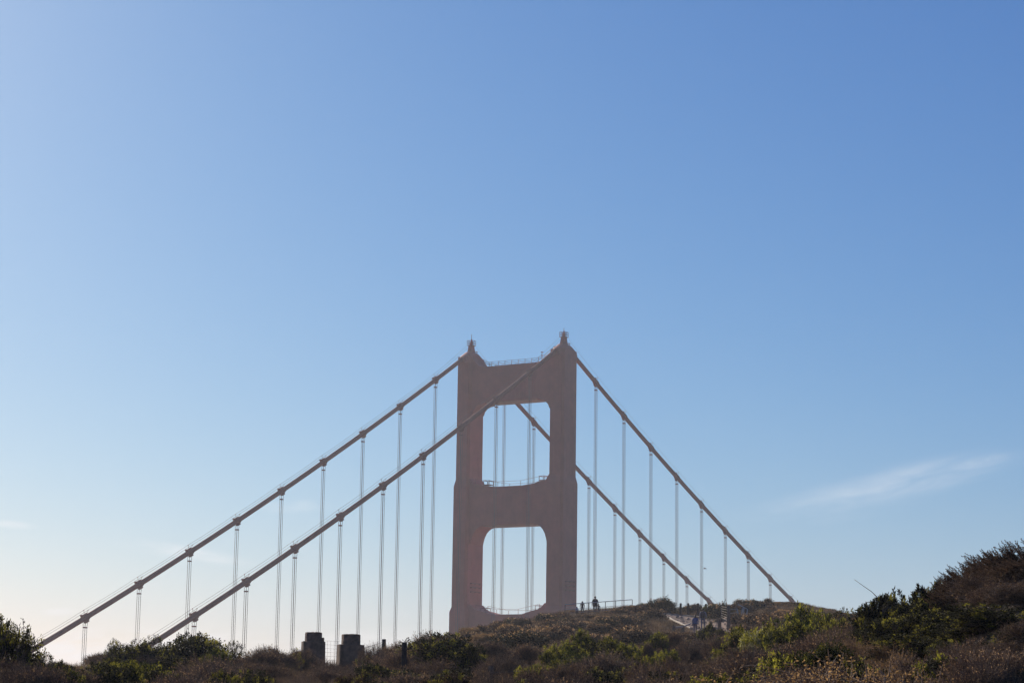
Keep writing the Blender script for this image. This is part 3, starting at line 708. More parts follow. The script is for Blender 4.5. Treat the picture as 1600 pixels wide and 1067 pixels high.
def post(mat_, h, r, parent, loc, round_=True, name='post', lean=(0, 0)):
    m = MB()
    if round_: m.tube([(0, 0, -.4), (lean[0]*h*.5, lean[1]*h*.5, h*.5), (lean[0]*h, lean[1]*h, h)], [r*1.05, r, r*.95], 9)
    else:
        m.box(-r, r, -r, r, -.4, h)
    o = m.build(name, mat_, parent); place(o, loc); 
    if not round_: bevel(o, r*.15)
    return o
def wire_run(A, B, parent, r=.006, sag=.04, name='wire', mat_=None):
    A, B = np.array(A), np.array(B); m = MB(); m.tube([A+(B-A)*t_-[0, 0, sag*4*t_*(1-t_)] for t_ in np.linspace(0, 1, 9)], r, 4); return m.build(name, mat_ or M['wire'], parent)
# row of dark posts behind the path
root = link('post_fence', None, None, (0, 0, 0)); root['label'] = 'row of dark wooden posts with slack wires along the far side of the footpath'; root['category'] = 'fence'
pp = []
for u, vt in ((1047, 943), (1063, 942), (1076, 942), (1090, 942), (1103, 943)):
    g = gp(u, 204.5, 0); h_ = max(.8, pt(u, vt, 204.5)[2]-g[2]); post(M['timber_dark'], h_, .11, root, g, lean=(_r.normal()*.02, 0)); pp.append(g+[0, 0, h_])
for a, b in zip(pp[:-1], pp[1:]):
    for f_ in (.12, .5): wire_run(a-[0, 0, f_], b-[0, 0, f_], root, .012)
# lower posts beside the path with a hand rail
root = link('handrail_fence', None, None, (0, 0, 0)); root['label'] = 'low log handrail with short posts climbing the near left side of the path'; root['category'] = 'fence'
tops = []
for u, D, vt in ((1067, 168, 976.5), (1053, 160, 987)):
    g = gp(u, D, 0); h_ = max(.7, pt(u, vt, D)[2]-g[2]); post(M['timber'], h_, .13, root, g); tops.append(g+[0, 0, h_-.12])
g = gp(1079, 176, .75); 
for a, b in ((tops[1], tops[0]), (tops[0], g)):
    o = beam('rail', M['log'], a, b, .07, root); place(o, (a+b)/2)
for u, D, vt, nm in ((1111, 165, 970.5, 'squat'), (1124, 163, 967.5, 'thicker')):
    g = gp(u, D, 0); h_ = max(.8, pt(u, vt, D)[2]-g[2]); o = post(M['timber'], h_, .11 if nm == 'squat' else .14, None, g, name='path_post')
    o['category'] = 'post'; o['group'] = 'short round posts beside the footpath'
    o['label'] = 'short brown round post beside the path, left of its taller twin' if nm == 'squat' else 'short brown round post standing between its lower twin and the tall post'
# tall post with wires
root = link('wire_fence', None, None, (0, 0, 0)); root['label'] = 'wire fence of a tall brown post and shorter ones right of the footpath'; root['category'] = 'fence'
gA, gB, gC = gp(1138.5, 162, 0), gp(1127, 185, 0), gp(1151, 190, 0)
hA = pt(1138.5, 945.5, 162)[2]-gA[2]; post(M['timber'], hA, .14, root, gA)
hB = pt(1127, 945, 185)[2]-gB[2]; post(M['timber_dark'], hB, .08, root, gB); hC = pt(1151, 947, 190)[2]-gC[2]; post(M['timber'], hC, .09, root, gC)
for k in range(6): wire_run(gB+[0, 0, hB-.1-k*.19], gA+[0, 0, hA-.15-k*.2], root, .009, .02, mat_=M['log'])
for k in range(2): wire_run(gA+[0, 0, hA-.3-k*.3], gC+[0, 0, hC-.2-k*.3], root, .02, .03, mat_=M['log'])
root = link('stake_fence', None, None, (0, 0, 0)); root['label'] = 'small broken fence of leaning whitish stakes right of the tall post'; root['category'] = 'fence'
for i, (u, vt, ln) in enumerate(((1155, 951, -.25), (1158.5, 949.5, .1), (1162, 948.5, .02), (1166, 953, .18))):
    g = gp(u, 186, 0); h_ = max(.7, pt(u, vt, 186)[2]-g[2]); post(M['white_wood'], h_, .045, root, g, lean=(ln, 0), name='stake')
a = gp(1153, 186, 1.2); b = gp(1167, 186, .7); place(beam('rail', M['white_wood'], a, b, .04, root), (a+b)/2)

# metal railing and concrete ledge on the crest
RD = 206.0
root = link('metal_railing', None, None, (0, 0, 0)); root['label'] = 'bright metal railing running along the crest beside the standing people'; root['category'] = 'railing'
def crest(u, v, D=RD): return pt(u, v, D)
line = [(883, 944.3), (920, 941.6), (946, 939.8), (962, 938.6), (988, 936.6)]
for u, v in line:
    t_ = crest(u, v); g = float(hgt(t_[0], t_[1])); m = MB(); h_ = max(1.05, t_[2]-g+.1); m.box(-.03, .03, -.03, .03, -h_, 0); place(m.build('post', M['timber_dark'], root), t_)
for dz, r in ((0, .038), (-.5, .018), (-.85, .018)):
    for (u1, v1), (u2, v2) in zip(line[:-1], line[1:]):
        a, b = crest(u1, v1)+[0, 0, dz+.02], crest(u2, v2)+[0, 0, dz+.02]
        m = MB(); m.tube([a, b], r, 6); m.build('top_rail' if dz == 0 else 'lower_rail', M['galv'], root)
P = [(940, 962), (947, 957.5), (960, 951.5), (974, 946.6), (990, 945.3), (1013, 944.2), (1013, 962)]
m = MB(); W_ = [crest(u, v, 204.8) for u, v in P]; B_ = [w_+np.array([0, 2.2, 0]) for w_ in W_]; nP = len(P)
m.add(W_+B_, [tuple(range(nP)), tuple(range(nP, 2*nP))[::-1]]+[(i, nP+i, nP+(i+1) % nP, (i+1) % nP) for i in range(nP)])
o = m.build('concrete_ledge', M['concrete']); o['label'] = 'sloping grey concrete ledge at the right end of the metal railing'; o['category'] = 'ledge'

# two concrete gate pillars
def pillar(u, vtop, vstep, wl, wu, D, rot, extra, label):
    t_ = pt(u, vtop, D); st_ = pt(u, vstep, D); g = float(hgt(t_[0], t_[1])); rg = np.random.default_rng(int(u))
    root = link('concrete_pillar', None, None, (t_[0], t_[1], g), rot); root['label'] = label; root['category'] = 'pillar'; root['group'] = 'stepped concrete pillars in the scrub'
    def block(w0, w1, z0, z1, dome=0., ox=0., n=7, dp=None):
        V = []; Fs = []; m = MB(); rings = []
        for j in range(6):
            f_ = j/5; w_ = w0+(w1-w0)*f_; ring = []
            for sx, sy2, dx, dy in ((-1, -1, 1, 0), (1, -1, 0, 1), (1, 1, -1, 0), (-1, 1, 0, -1)):
                for k in range(n):
                    q = k/n*2; x, y = sx+dx*q, sy2+dy*q; c_ = .5*w_; e = rg.normal()*.004
                    rd = 1-.035*(abs(x*y) > .98); ring.append((ox+x*c_*rd+e, y*c_*rd*(dp or 1)+e, z0+(z1-z0)*f_+(rg.normal()*.008+dome*(1-abs(x)*.6) if j == 5 else 0)))
            rings.append(ring)
        cz = rings[-1]; top_in = [(ox+(x-ox)*.55, y*.55, z+.012+rg.normal()*.006) for x, y, z in cz]; rings.append(top_in); m.loft(rings); return m
    hs = st_[2]-g; ht = t_[2]-g
    block(wl*1.08, wl, -.5, hs).build('base_block', M['concrete'], root); block(wu*1.02, wu, hs-.002, ht-.02, .02).build('cap_block', M['concrete'], root)
    if extra: block(.10, .10, hs+.003, hs+.14, ox=wu*.5+.055, dp=3).build('side_step', M['concrete'], root)
    return root
k_ = 80/FPX
pillar(490, 987.5, 1002, 34*k_, 24*k_, 80, R(12), True, 'stepped dark concrete pillar with a narrower top block, left one of two')
pillar(548.5, 990.5, 1007, 38*k_, 26.5*k_, 80, R(12), False, 'stepped dark concrete pillar right of the wire mesh, right one of two')
root = link('mesh_fence', None, None, (0, 0, 0)); root['label'] = 'thin square wire mesh stretched between the two concrete pillars'; root['category'] = 'fence'
for k in range(8):
    v = 1000.5+k*6.0; m = MB(); m.tube([pt(508, v, 80.3), pt(519, v+.6, 80.3), pt(531, v+1.2, 80.3)], .0032, 4); m.build('wire', M['wire'], root)
for k in range(4):
    u = 511.5+k*5.3; m = MB(); m.tube([pt(u, 1000.8, 80.32), pt(u-.3, 1046, 80.32)], .0032, 4); m.build('wire', M['wire'], root)
# wire from the right pillar to the black post
root = link('single_wire_fence', None, None, (0, 0, 0)); root['label'] = 'black squared post with one thin wire reaching toward the right concrete pillar'; root['category'] = 'fence'
g = gp(600.5, 88, 0); h_ = pt(600.5, 998, 88)[2]-g[2]; post(M['timber_dark'], h_, .08, root, g, round_=False)
m = MB(); m.tube([pt(568, 1012, 82), pt(585, 1007, 85), pt(600, 1002, 88)], .008, 4); m.build('wire', M['wire'], root)
# nearer post and wire fence
root = link('wire_fence', None, None, (0, 0, 0)); root['label'] = 'grey weathered posts and sagging wires of a fence lost in the near scrub'; root['category'] = 'fence'
tops = []
for u, vt, D, r in ((768, 1040, 40, .056), (994, 1028.5, 60, .05)):
    g = gp(u, D, 0); h_ = pt(u, vt, D)[2]-g[2]; post(M['timber'], h_, r, root, g); tops.append(g+[0, 0, h_])
for a, b in zip(tops[:-1], tops[1:]):
    for dz in (.12, .27, .42): wire_run(a-[0, 0, dz], b-[0, 0, dz], root, .0035, .03)

g = gp(632.5, 47, 0); h_ = pt(632.5, 1003, 47)[2]-g[2]; o = post(M['timber_dark'], h_, .06, None, g, name='wooden_post'); o['category'] = 'post'; o['label'] = 'single dark wooden post standing before the large dark rounded shrub'
# ------------------------------------------------------------------ people
def cmat(name, c_, r=.85): return mat(name, c_, r, .12, 12.0, spec=.2)
SKIN = cmat('skin', (.42, .24, .17), .6); HAIR = cmat('dark_hair', (.03, .02, .015), .6); SHOE = cmat('dark_shoes', (.03, .03, .03))
def person(u, vt, D, H, face, top, legs, label, stride=.12, arm=.12, wide=1.0, long_coat=0., hair=.0, vfeet=None, lean=0.0, bend=0.0):
    """walking figure seen from behind; face = heading angle, 0 looks away from the camera"""
    best = min(np.arange(D-14, D+5, .5), key=lambda d: abs(pt(u, vt, d)[2]-H-float(hgt(*pt(u, vt, d)[:2])))+.004*abs(d-D))
    t_ = pt(u, vt, best); x, y = t_[0], t_[1]; z = float(hgt(x, y))+(.06 if on_path(x, y) else -.02)
    s_ = H/1.75
    J = {'pelvis': (0, 0, .95), 'waist': (0, .01+lean*.1, 1.08), 'chest': (0, .0+lean*.3, 1.30), 'neck0': (0, -.01+lean*.45, 1.46), 'neck': (0, .0+lean*.5, 1.53), 'head': (0, .02+lean*.55, 1.62), 'crown': (0, .01+lean*.6, 1.70)}
    E_ = [('pelvis', 'waist'), ('waist', 'chest'), ('chest', 'neck0'), ('neck0', 'neck'), ('neck', 'head'), ('head', 'crown')]
    Rr = {'pelvis': (.155*wide, .12), 'waist': (.14*wide, .105), 'chest': (.165*wide, .115), 'neck0': (.10, .075), 'neck': (.052, .052), 'head': (.078, .095), 'crown': (.05, .06)}
    for sx, nm in ((-1, 'l'), (1, 'r')):
        st = stride*(1 if sx > 0 else -1)
        J[nm+'hip'] = (sx*.095*wide, 0, .88); J[nm+'knee'] = (sx*.10, st*.6+.03, .50); J[nm+'ank'] = (sx*.10, st, .09); J[nm+'toe'] = (sx*.12, st+.16, .045)
        E_ += [('pelvis', nm+'hip'), (nm+'hip', nm+'knee'), (nm+'knee', nm+'ank'), (nm+'ank', nm+'toe')]
        Rr.update({nm+'hip': (.095, .10), nm+'knee': (.062, .065), nm+'ank': (.045, .05), nm+'toe': (.04, .03)})
        cy_ = lean*.4; aw = -st*arm*4
        J[nm+'sh'] = (sx*.185*wide, cy_, 1.42); J[nm+'el'] = (sx*(.25+bend*.04)*wide, cy_+aw*.4-.02, 1.14); J[nm+'wr'] = (sx*.25*wide, cy_+aw+.08+bend*.15, .90+bend*.2)
        J[nm+'palm'] = (sx*.25*wide, cy_+aw+.11+bend*.2, .83+bend*.22)
        E_ += [('neck0', nm+'sh'), (nm+'sh', nm+'el'), (nm+'el', nm+'wr'), (nm+'wr', nm+'palm')]
        Rr.update({nm+'sh': (.062, .062), nm+'el': (.046, .046), nm+'wr': (.030, .030), nm+'palm': (.036, .022)})
        px, py, pz = J[nm+'palm']
        for k in range(5):
            ln = (.055, .075, .082, .075, .06)[k]; off = (-.034 if k == 0 else -.024+.016*(k-1))
            if k == 0: q = (px-sx*.01, py+.05, pz+.005); q2 = (px-sx*.015, py+.066, pz-.03)
            else: q = (px+sx*.004, py+off, pz-ln*.6); q2 = (px-sx*.012, py+off+.006, pz-ln)
            J[f'{nm}f{k}'] = q; J[f'{nm}g{k}'] = q2; E_ += [(nm+'palm', f'{nm}f{k}'), (f'{nm}f{k}', f'{nm}g{k}')]
            Rr[f'{nm}f{k}'] = (.009, .009); Rr[f'{nm}g{k}'] = (.007, .007)
    ks = list(J); idx = {k: i for i, k in enumerate(ks)}
    me = bpy.data.meshes.new('body'); me.from_pydata([tuple(a*s_ for a in J[k]) for k in ks], [(idx[a], idx[b]) for a, b in E_], [])
    o = bpy.data.objects.new('tmp', me); COL.objects.link(o); md = o.modifiers.new('s', 'SKIN'); 
    for k in ks:
        sv = me.skin_vertices[0].data[idx[k]]; sv.radius = (Rr[k][0]*s_, Rr[k][1]*s_); sv.use_root = (k == 'pelvis')
    sb = o.modifiers.new('d', 'SUBSURF'); sb.levels = 1; sb.render_levels = 1
    dg = bpy.context.evaluated_depsgraph_get(); dg.update(); m2 = bpy.data.meshes.new_from_object(o.evaluated_get(dg)); bpy.data.objects.remove(o)
    for m_ in (SKIN, top, legs, SHOE): m2.materials.append(m_)
    for p in m2.polygons:
        c_ = p.center/s_; zc_ = c_.z
        p.material_index = 3 if zc_ < .085 else (0 if zc_ > 1.5 else (0 if (abs(c_.x) > .19*wide and zc_ < .88+bend*.2) else (2 if zc_ < 1.0 and abs(c_.x) < .21*wide else 1)))
        p.use_smooth = True
    root = link('person', None, None, (x, y, z), face); root['label'] = label; root['category'] = 'person'
    b_ = link('body', m2, root)
    hx, hy, hz_ = (a*s_ for a in J['head'])
    m = MB()        # hair cap over crown and back of the head
    rings = []
    for f_ in np.linspace(-.55, 1, 7):
        zz = hz_+.02*s_+f_*.115*s_; rr = math.sqrt(max(.02, 1-f_*f_))*.098*s_; rings.append([(hx+rr*math.cos(a), hy-.018*s_+rr*1.05*math.sin(a)*(1 if math.sin(a) < 0 or f_ > .3 else .35), zz) for a in np.arange(10)*math.pi/5])
    m.loft(rings)
    if hair: m.loft([[(hx+w_*s_*math.cos(a), hy-.075*s_+.045*s_*math.sin(a), hz_+dz*s_) for a in np.arange(8)*math.pi/4] for w_, dz in ((.07, -.22-hair), (.095, -.14), (.10, 0), (.07, .06))])
    m.build('hair', HAIR, root, smooth=True)
    for sx in (-1, 1):
        m = MB(); m.loft([[(hx+sx*(.088+dx)*s_, hy+(.0+w_*math.cos(a))*s_, hz_+(-.01+w_*1.5*math.sin(a))*s_) for a in np.arange(6)*math.pi/3][::sx] for dx, w_ in ((-.012, .016), (.008, .018))]); m.build('ear', SKIN, root)
    m = MB(); m.loft([[(hx+w_*s_*math.cos(a), hy+(.088)*s_+w_*s_*math.sin(a)*.8+dy*s_, hz_+dz*s_) for a in np.arange(6)*math.pi/3] for w_, dy, dz in ((.015, .012, -.035), (.014, .012, -.02), (.006, 0, .015))]); m.build('nose', SKIN, root)
    if long_coat:
        m = MB(); m.loft([[(w_*wide*s_*math.cos(a), .01+lean*.15+dp_*s_*math.sin(a), zz*s_) for a in np.arange(14)*math.pi/7] for w_, dp_, zz in ((.215, .165, .95-long_coat), (.205, .155, 1.0), (.185, .135, 1.15), (.195, .14, 1.33), (.12, .09, 1.47))])
        m.build('jacket', top, root, smooth=True)
    return root
blk = cmat('black_cloth', (.025, .025, .03)); navy = cmat('navy_cloth', (.02, .024, .045)); blue = cmat('blue_jacket_cloth', (.05, .085, .21)); pale = cmat('pale_blue_cloth', (.17, .20, .29))
maroon = cmat('maroon_cloth', (.05, .022, .03)); jeans = cmat('jeans_cloth', (.07, .08, .15)); grey = cmat('grey_cloth', (.06, .055, .06)); mauve = cmat('mauve_trousers', (.13, .085, .12))
SP = 206/FPX
person(930, 930.8, 205, 1.82, R(8), blk, blk, 'tall adult in black standing on the crest before the railing, seen from behind', stride=.05, wide=1.12, long_coat=.12)
person(935.5, 943, 207, 1.02, R(0), navy, grey, 'small child in dark clothes half hidden beside the tall adult in black', stride=.05)
person(910, 938.3, 204, 1.42, R(-10), maroon, grey, 'person in maroon top walking on the crest, hair dark, left of the tall adult', stride=.12, hair=.06, wide=1.08)
person(901.5, 946.8, 203.5, .98, R(5), pale, grey, 'little child in pale blue top at the left of the group on the crest', stride=.1)
pb = person(1098.2, 944.8, 176, 1.78, R(-14), pale, jeans, 'man in pale shirt and jeans walking up the path with a dark backpack', stride=.13, wide=1.12, bend=.3)
person(1086.3, 958.8, 170, 1.52, R(-6), blue, mauve, 'person in blue jacket and mauve trousers climbing the path behind the backpacker', stride=.12, long_coat=.06, hair=.05, wide=1.15, lean=.15)
m = MB()
m.loft([[(w_*math.cos(a)*(1+.25*abs(math.sin(2*a))), dp_*math.sin(a)*(1+.25*abs(math.sin(2*a))), zz) for a in np.arange(12)*math.pi/6] for w_, dp_, zz in ((.10, .07, .98), (.165, .115, 1.0), (.175, .13, 1.12), (.165, .12, 1.35), (.13, .09, 1.48), (.06, .04, 1.51))])
bp_ = m.build('backpack', navy, None, smooth=True); px, py, pz = pb.location; a_ = R(-14)
bp_.location = (px+math.sin(a_)*.235, py-math.cos(a_)*.235, pz-.0); bp_.rotation_euler = (0, 0, a_)
bp_['label'] = 'dark rounded backpack worn by the man walking up the path'; bp_['category'] = 'backpack'
for sx in (-1, 1):
    m = MB(); m.tube([(sx*.10, .08, 1.42), (sx*.11, .17, 1.53), (sx*.12, .33, 1.46), (sx*.13, .36, 1.28), (sx*.12, .25, 1.12), (sx*.11, .10, 1.05)], .022, 6); m.build('strap', navy, bp_)
# a far gull
m = MB(); m.loft([[(t_, r*math.cos(a), r*.8*math.sin(a)) for a in np.arange(6)*math.pi/3] for t_, r in ((-.28, .01), (-.15, .05), (.05, .07), (.2, .05), (.3, .012))])
gull = m.build('gull', M['white_wood']); place(gull, pt(1101.5, 888, 320)); gull['label'] = 'tiny gull gliding in the sky between the right suspenders'; gull['category'] = 'bird'
for sx in (-1, 1):
    m = MB(); m.add([(.1, sx*.04, .02), (-.1, sx*.04, .02), (-.02, sx*.42, .16), (-.16, sx*.42, .16), (-.12, sx*.75, .06), (.1, sx*.04, 0), (-.1, sx*.04, 0), (-.02, sx*.42, .14), (-.16, sx*.42, .14), (-.12, sx*.75, .05)],
          [(0, 1, 3, 2), (2, 3, 4), (5, 7, 8, 6), (7, 9, 8), (0, 2, 7, 5), (2, 4, 9, 7), (1, 6, 8, 3), (3, 8, 9, 4)]); m.build('wing', M['white_wood'], gull)

# ------------------------------------------------------------------ planting
B = bush
# left edge
LT = B('dark', -14, 955, 24.8, 90, k=1, wf=0); B('open', 6, 938, 24.5, 122, k=2, wf=0, label='dark gnarled open shrub cut by the left edge of the photo')
B('open', 36, 962, 24.9, 60, k=0, wf=0, label='smaller dark shrub growing out against the leftmost gnarled one')
B('open', 72, 1016, 30, 58, k=1, label='sparse little shrub where the left main cable meets the scrub')
B('yellow', 40, 1015, 33, 60, k=1, lm='leaf_dark'); B('dark', 98, 1030, 42, 60); B('rosette', 132, 1031, 46, 62); B('dark', 165, 1028, 50, 60); B('dark', 185, 1020, 55, 50)
B('open', 213, 984, 60, 92, k=2, label='domed open-branched shrub against the sky at left of the twin cables')
B('open', 187, 992, 59, 50, k=0, wf=.5); B('open', 243, 988, 61, 60, k=1, wf=.5); B('open', 262, 996, 62, 45, k=0, wf=.5); B('dark', 225, 1004, 60, 80); B('dark', 299, 981, 62, 112, k=0, label='broad dark shrub whose sunlit top hides the near cable foot')
B('yellow', 335, 1000, 61, 50, k=2); B('open', 368, 998, 64, 42, k=1, label='small open shrub below the third suspender of the near cable')
B('yellow', 215, 1027, 36, 110, k=0, lm='leaf_green'); B('dark', 160, 1033, 34, 90, k=1); B('yellow', 312, 1020, 50, 44, k=1); B('sage', 330, 1028, 42, 120); B('dark', 285, 1020, 55, 90)
B('brown', 45, 1044, 30, 120); B('sage', 110, 1046, 32, 100); B('brown', 5, 1035, 28, 90)
B('brown', 10, 1040, 22.5, 150, k=1, wf=0); B('sage', 60, 1046, 22, 130, k=2, wf=0); B('brown', -15, 1025, 23.5, 90, wf=0)
# middle left
B('sage', 400, 1016, 60, 90); B('open', 446, 1002, 66, 52, k=2, lm='leaf_brown', label='bristly little bush on the skyline left of the concrete pillars')
B('sage', 430, 1010, 64, 70); B('sage', 478, 1014, 68, 60); B('sage', 510, 1030, 66, 60); B('brown', 546, 1041, 62, 70); B('tan', 448, 1044, 37, 70, k=0, lm='grass'); B('tan', 478, 1047, 36, 60, k=2, lm='grass'); B('tan', 508, 1054, 35, 60, k=1); B('brown', 395, 1035, 45, 110)
B('sage', 585, 1007, 76, 46, k=1); B('dark', 573, 1020, 72, 30, k=0, lm='leaf_brown'); B('brown', 612, 1004, 80, 40, lm='leaf_tan')
B('sage', 655, 990, 56, 80, k=0, lm='leaf_brown'); B('dark', 688, 985, 55, 125, k=1, label='large dark rounded shrub at the foot of the left tower leg')
B('dark', 735, 1000, 54, 70); B('sage', 625, 1018, 50, 80); B('brown', 580, 1045, 44, 90); B('brown', 665, 1030, 42, 110); B('dark', 700, 1040, 38, 120)
B('sage', 765, 1004, 60, 80, k=2); B('sage', 812, 1006, 62, 70, k=0); B('sage', 790, 1022, 52, 90)
# green mounds in the centre
B('leafy', 914, 981, 62, 50, k=0, label='bright green dome-shaped shrub, the highest of the green mounds in the middle')
B('leafy', 957, 990, 61, 44, k=1, label='bright green shrub on the right shoulder of the middle green mounds'); B('leafy', 873, 998, 59, 34, k=2)
B('yellow', 905, 997, 58, 66, k=1, lm='leaf_green'); B('dark', 935, 1000, 57, 80); B('leafy', 862, 1014, 53, 56, k=0); B('dark', 900, 1016, 51, 80, lm='leaf_green'); B('dark', 968, 1012, 50, 90); B('leafy', 983, 997, 60, 32, k=2)
B('yellow', 838, 1034, 44, 70, k=0); B('brown', 895, 1036, 42, 80); B('dark', 940, 1040, 40, 90); B('dark', 985, 1035, 44, 70)
B('dark', 600, 1030, 40, 110, k=0); B('sage', 340, 1032, 38, 120, k=1); B('dark', 255, 1040, 34, 100, k=2); B('sage', 830, 1042, 38, 90, k=1, lm='leaf_brown'); B('brown', 1150, 1025, 33, 120, k=0, lm='leaf_tan'); B('dark', 1190, 1040, 28, 110, k=1)
B('leafy', 1028, 984, 74, 34, k=1, label='bright green tuft of shrub left of a grey bush below the footpath'); B('sage', 1048, 987, 74, 44, k=0); B('leafy', 1042, 1008, 58, 44, k=2); B('sage', 1015, 1004, 62, 40); B('leafy', 1000, 1016, 56, 30, k=1)
B('brown', 1040, 1030, 40, 110, k=1); B('tan', 1010, 1040, 36, 80, k=2, lm='leaf_brown'); B('sage', 1088, 998, 62, 80, k=1); B('sage', 1125, 1000, 58, 70); B('brown', 1080, 1032, 38, 90)
B('dark', 1106, 972, 104, 40, k=2, label='dark bush standing in front of the two walkers on the path'); B('dark', 1120, 978, 98, 30, k=0, lm='leaf_grey')
# right
B('leafy', 1262, 942, 44, 86, k=0, lm='leaf_green', label='large leafy green shrub on the skyline at the foot of the right cable')
B('yellow', 1290, 950, 43, 60, k=1, lm='leaf_green'); B('leafy', 1232, 956, 42, 60, k=2); B('yellow', 1195, 975, 42, 52, k=0, lm='leaf_cream', label='shrub covered with pale cream flower tufts below the right cable foot')
B('leafy', 1162, 974, 50, 46, k=1); B('yellow', 1178, 992, 40, 44, k=2, lm='leaf_cream'); B('leafy', 1220, 978, 39, 70, k=0); B('dark', 1160, 985, 47, 60)
B('open', 1318, 945, 42, 46, k=1, label='wispy little shrub on the skyline right of the leafy green one')
B('sage', 1215, 1005, 34, 120, k=0); B('sage', 1160, 1015, 34, 110, k=2); B('sage', 1110, 1030, 32, 100, k=1); B('leafy', 1130, 1012, 40, 50, k=0, lm='leaf_yellow')
B('tangle', 1285, 975, 30, 150, k=0, label='tangle of pale dead canes arching below the leafy green shrub'); B('tangle', 1345, 985, 28, 140, k=1); B('tangle', 1240, 1010, 27, 120, k=2); B('sage', 1300, 985, 32, 120, k=1, lm='leaf_brown'); B('sage', 1345, 965, 34, 90)
B('tan', 1345, 1050, 22, 150, k=0); B('tan', 1290, 1042, 24, 130, k=1); B('brown', 1405, 1004, 25, 120, k=0, lm='leaf_tan'); B('brown', 1330, 1000, 27, 90, k=2, lm='leaf_tan')
B('dark', 1508, 1000, 24.5, 110, k=0); B('brown', 1502, 1014, 22.5, 120, k=2); B('sage', 1535, 1018, 22, 90, k=1); B('dark', 1480, 1010, 23.5, 90, k=1)
RS = B('rosette', 1404, 910, 30, 80, k=0, label='leathery-leaved dark shrub whose bare twig arches into the sky'); B('rosette', 1432, 914, 30.5, 74, k=1); B('rosette', 1380, 922, 30.2, 60, k=2); B('rosette', 1362, 944, 30, 40, k=1, wf=.4); B('rosette', 1468, 900, 31, 40, k=2, wf=.34, label='tall leathery tuft just left of the feathery shrubs'); B('rosette', 1448, 922, 30.1, 60, k=0)
B('dark', 1400, 950, 29, 120, k=0); B('dark', 1450, 950, 28.5, 120, k=1); B('dark', 1430, 935, 29.6, 90, k=2)
B('yellow', 1485, 922, 31, 66, k=1, label='yellow-green shrub glowing between leathery and feathery shrubs'); B('yellow', 1520, 930, 30, 60, k=2); B('yellow', 1460, 925, 31.5, 40, k=0)
B('spray', 1512, 892, 30, 110, k=0, rz=0); B('spray', 1555, 868, 29, 130, k=1, rz=.2); B('spray', 1592, 842, 28, 130, k=2, rz=-.1, label='highest feathery brown shrub at the right edge of the photo'); B('spray', 1605, 880, 27, 140, k=0, rz=.3); B('spray', 1530, 876, 30, 70, k=1, rz=-.2); B('spray', 1485, 905, 30.5, 80, k=2, rz=0)
B('brown', 1575, 905, 27, 150, k=1); B('brown', 1610, 940, 25, 140, k=2); B('sage', 1560, 945, 26, 130, k=0, lm='leaf_brown'); B('dark', 1500, 965, 26, 140, k=2); B('dark', 1440, 985, 25, 150, k=0); B('dark', 1550, 985, 24, 160, k=1)
B('brown', 1480, 1015, 21, 170, k=1); B('sage', 1560, 1020, 20, 180, k=2, lm='leaf_brown'); B('dark', 1610, 1005, 22, 150, k=0); B('brown', 1420, 1045, 21, 150, k=2, lm='leaf_tan')
def cane(P, D, parent, r=.006):
    W_ = [pt(u, v, D) for u, v in P]; m = MB(); m.tube(W_, [r*1.5, r, r*.8, r*.6][:len(W_)] if len(W_) <= 4 else r, 5); o = m.build('bare_twig', M['bark'])
    o.parent = parent; bpy.context.view_layer.update(); o.matrix_parent_inverse = parent.matrix_world.inverted()
for kd, u, v, D, w_, k_2, lm in (('dark', 1285, 996, 26, 120, 0, 'leaf_green'), ('leafy', 1225, 1012, 26, 100, 1, 'leaf_dark'), ('dark', 1350, 1026, 21.5, 120, 2, None), ('sage', 1396, 1022, 22, 110, 1, 'leaf_tan'),
        ('leafy', 1475, 1020, 20.5, 130, 0, 'leaf_dark'), ('sage', 1545, 1040, 19.5, 120, 2, None), ('dark', 1600, 1030, 20, 110, 1, None), ('leafy', 1112, 1042, 29, 90, 2, 'leaf_dark'), ('dark', 1032, 1046, 32, 90, 1, None),
        ('dark', 690, 1044, 33, 110, 0, 'leaf_brown'), ('sage', 765, 1046, 34, 80, 1, None), ('dark', 560, 1046, 36, 90, 2, 'leaf_brown'), ('dark', 400, 1044, 37, 80, 1, None), ('leafy', 345, 1046, 33, 80, 0, 'leaf_dark'), ('dark', 100, 1044, 30, 80, 2, 'leaf_green'), ('leafy', 1312, 955, 40, 60, 2, 'leaf_dark'), ('dark', 1345, 972, 34, 80, 0, 'leaf_green'), ('sage', 920, 1050, 36, 90, 0, 'leaf_brown')):
    B(kd, u, v, D, w_, k=k_2, lm=lm)
cane([(1372, 934), (1362, 924), (1349, 915), (1335, 905)], 30, RS, .0045); cane([(1368, 938), (1354, 941), (1346, 946), (1341, 956)], 30, RS, .004)
cane([(1380, 945), (1352, 955), (1340, 958), (1328, 954)], 30, RS, .004)

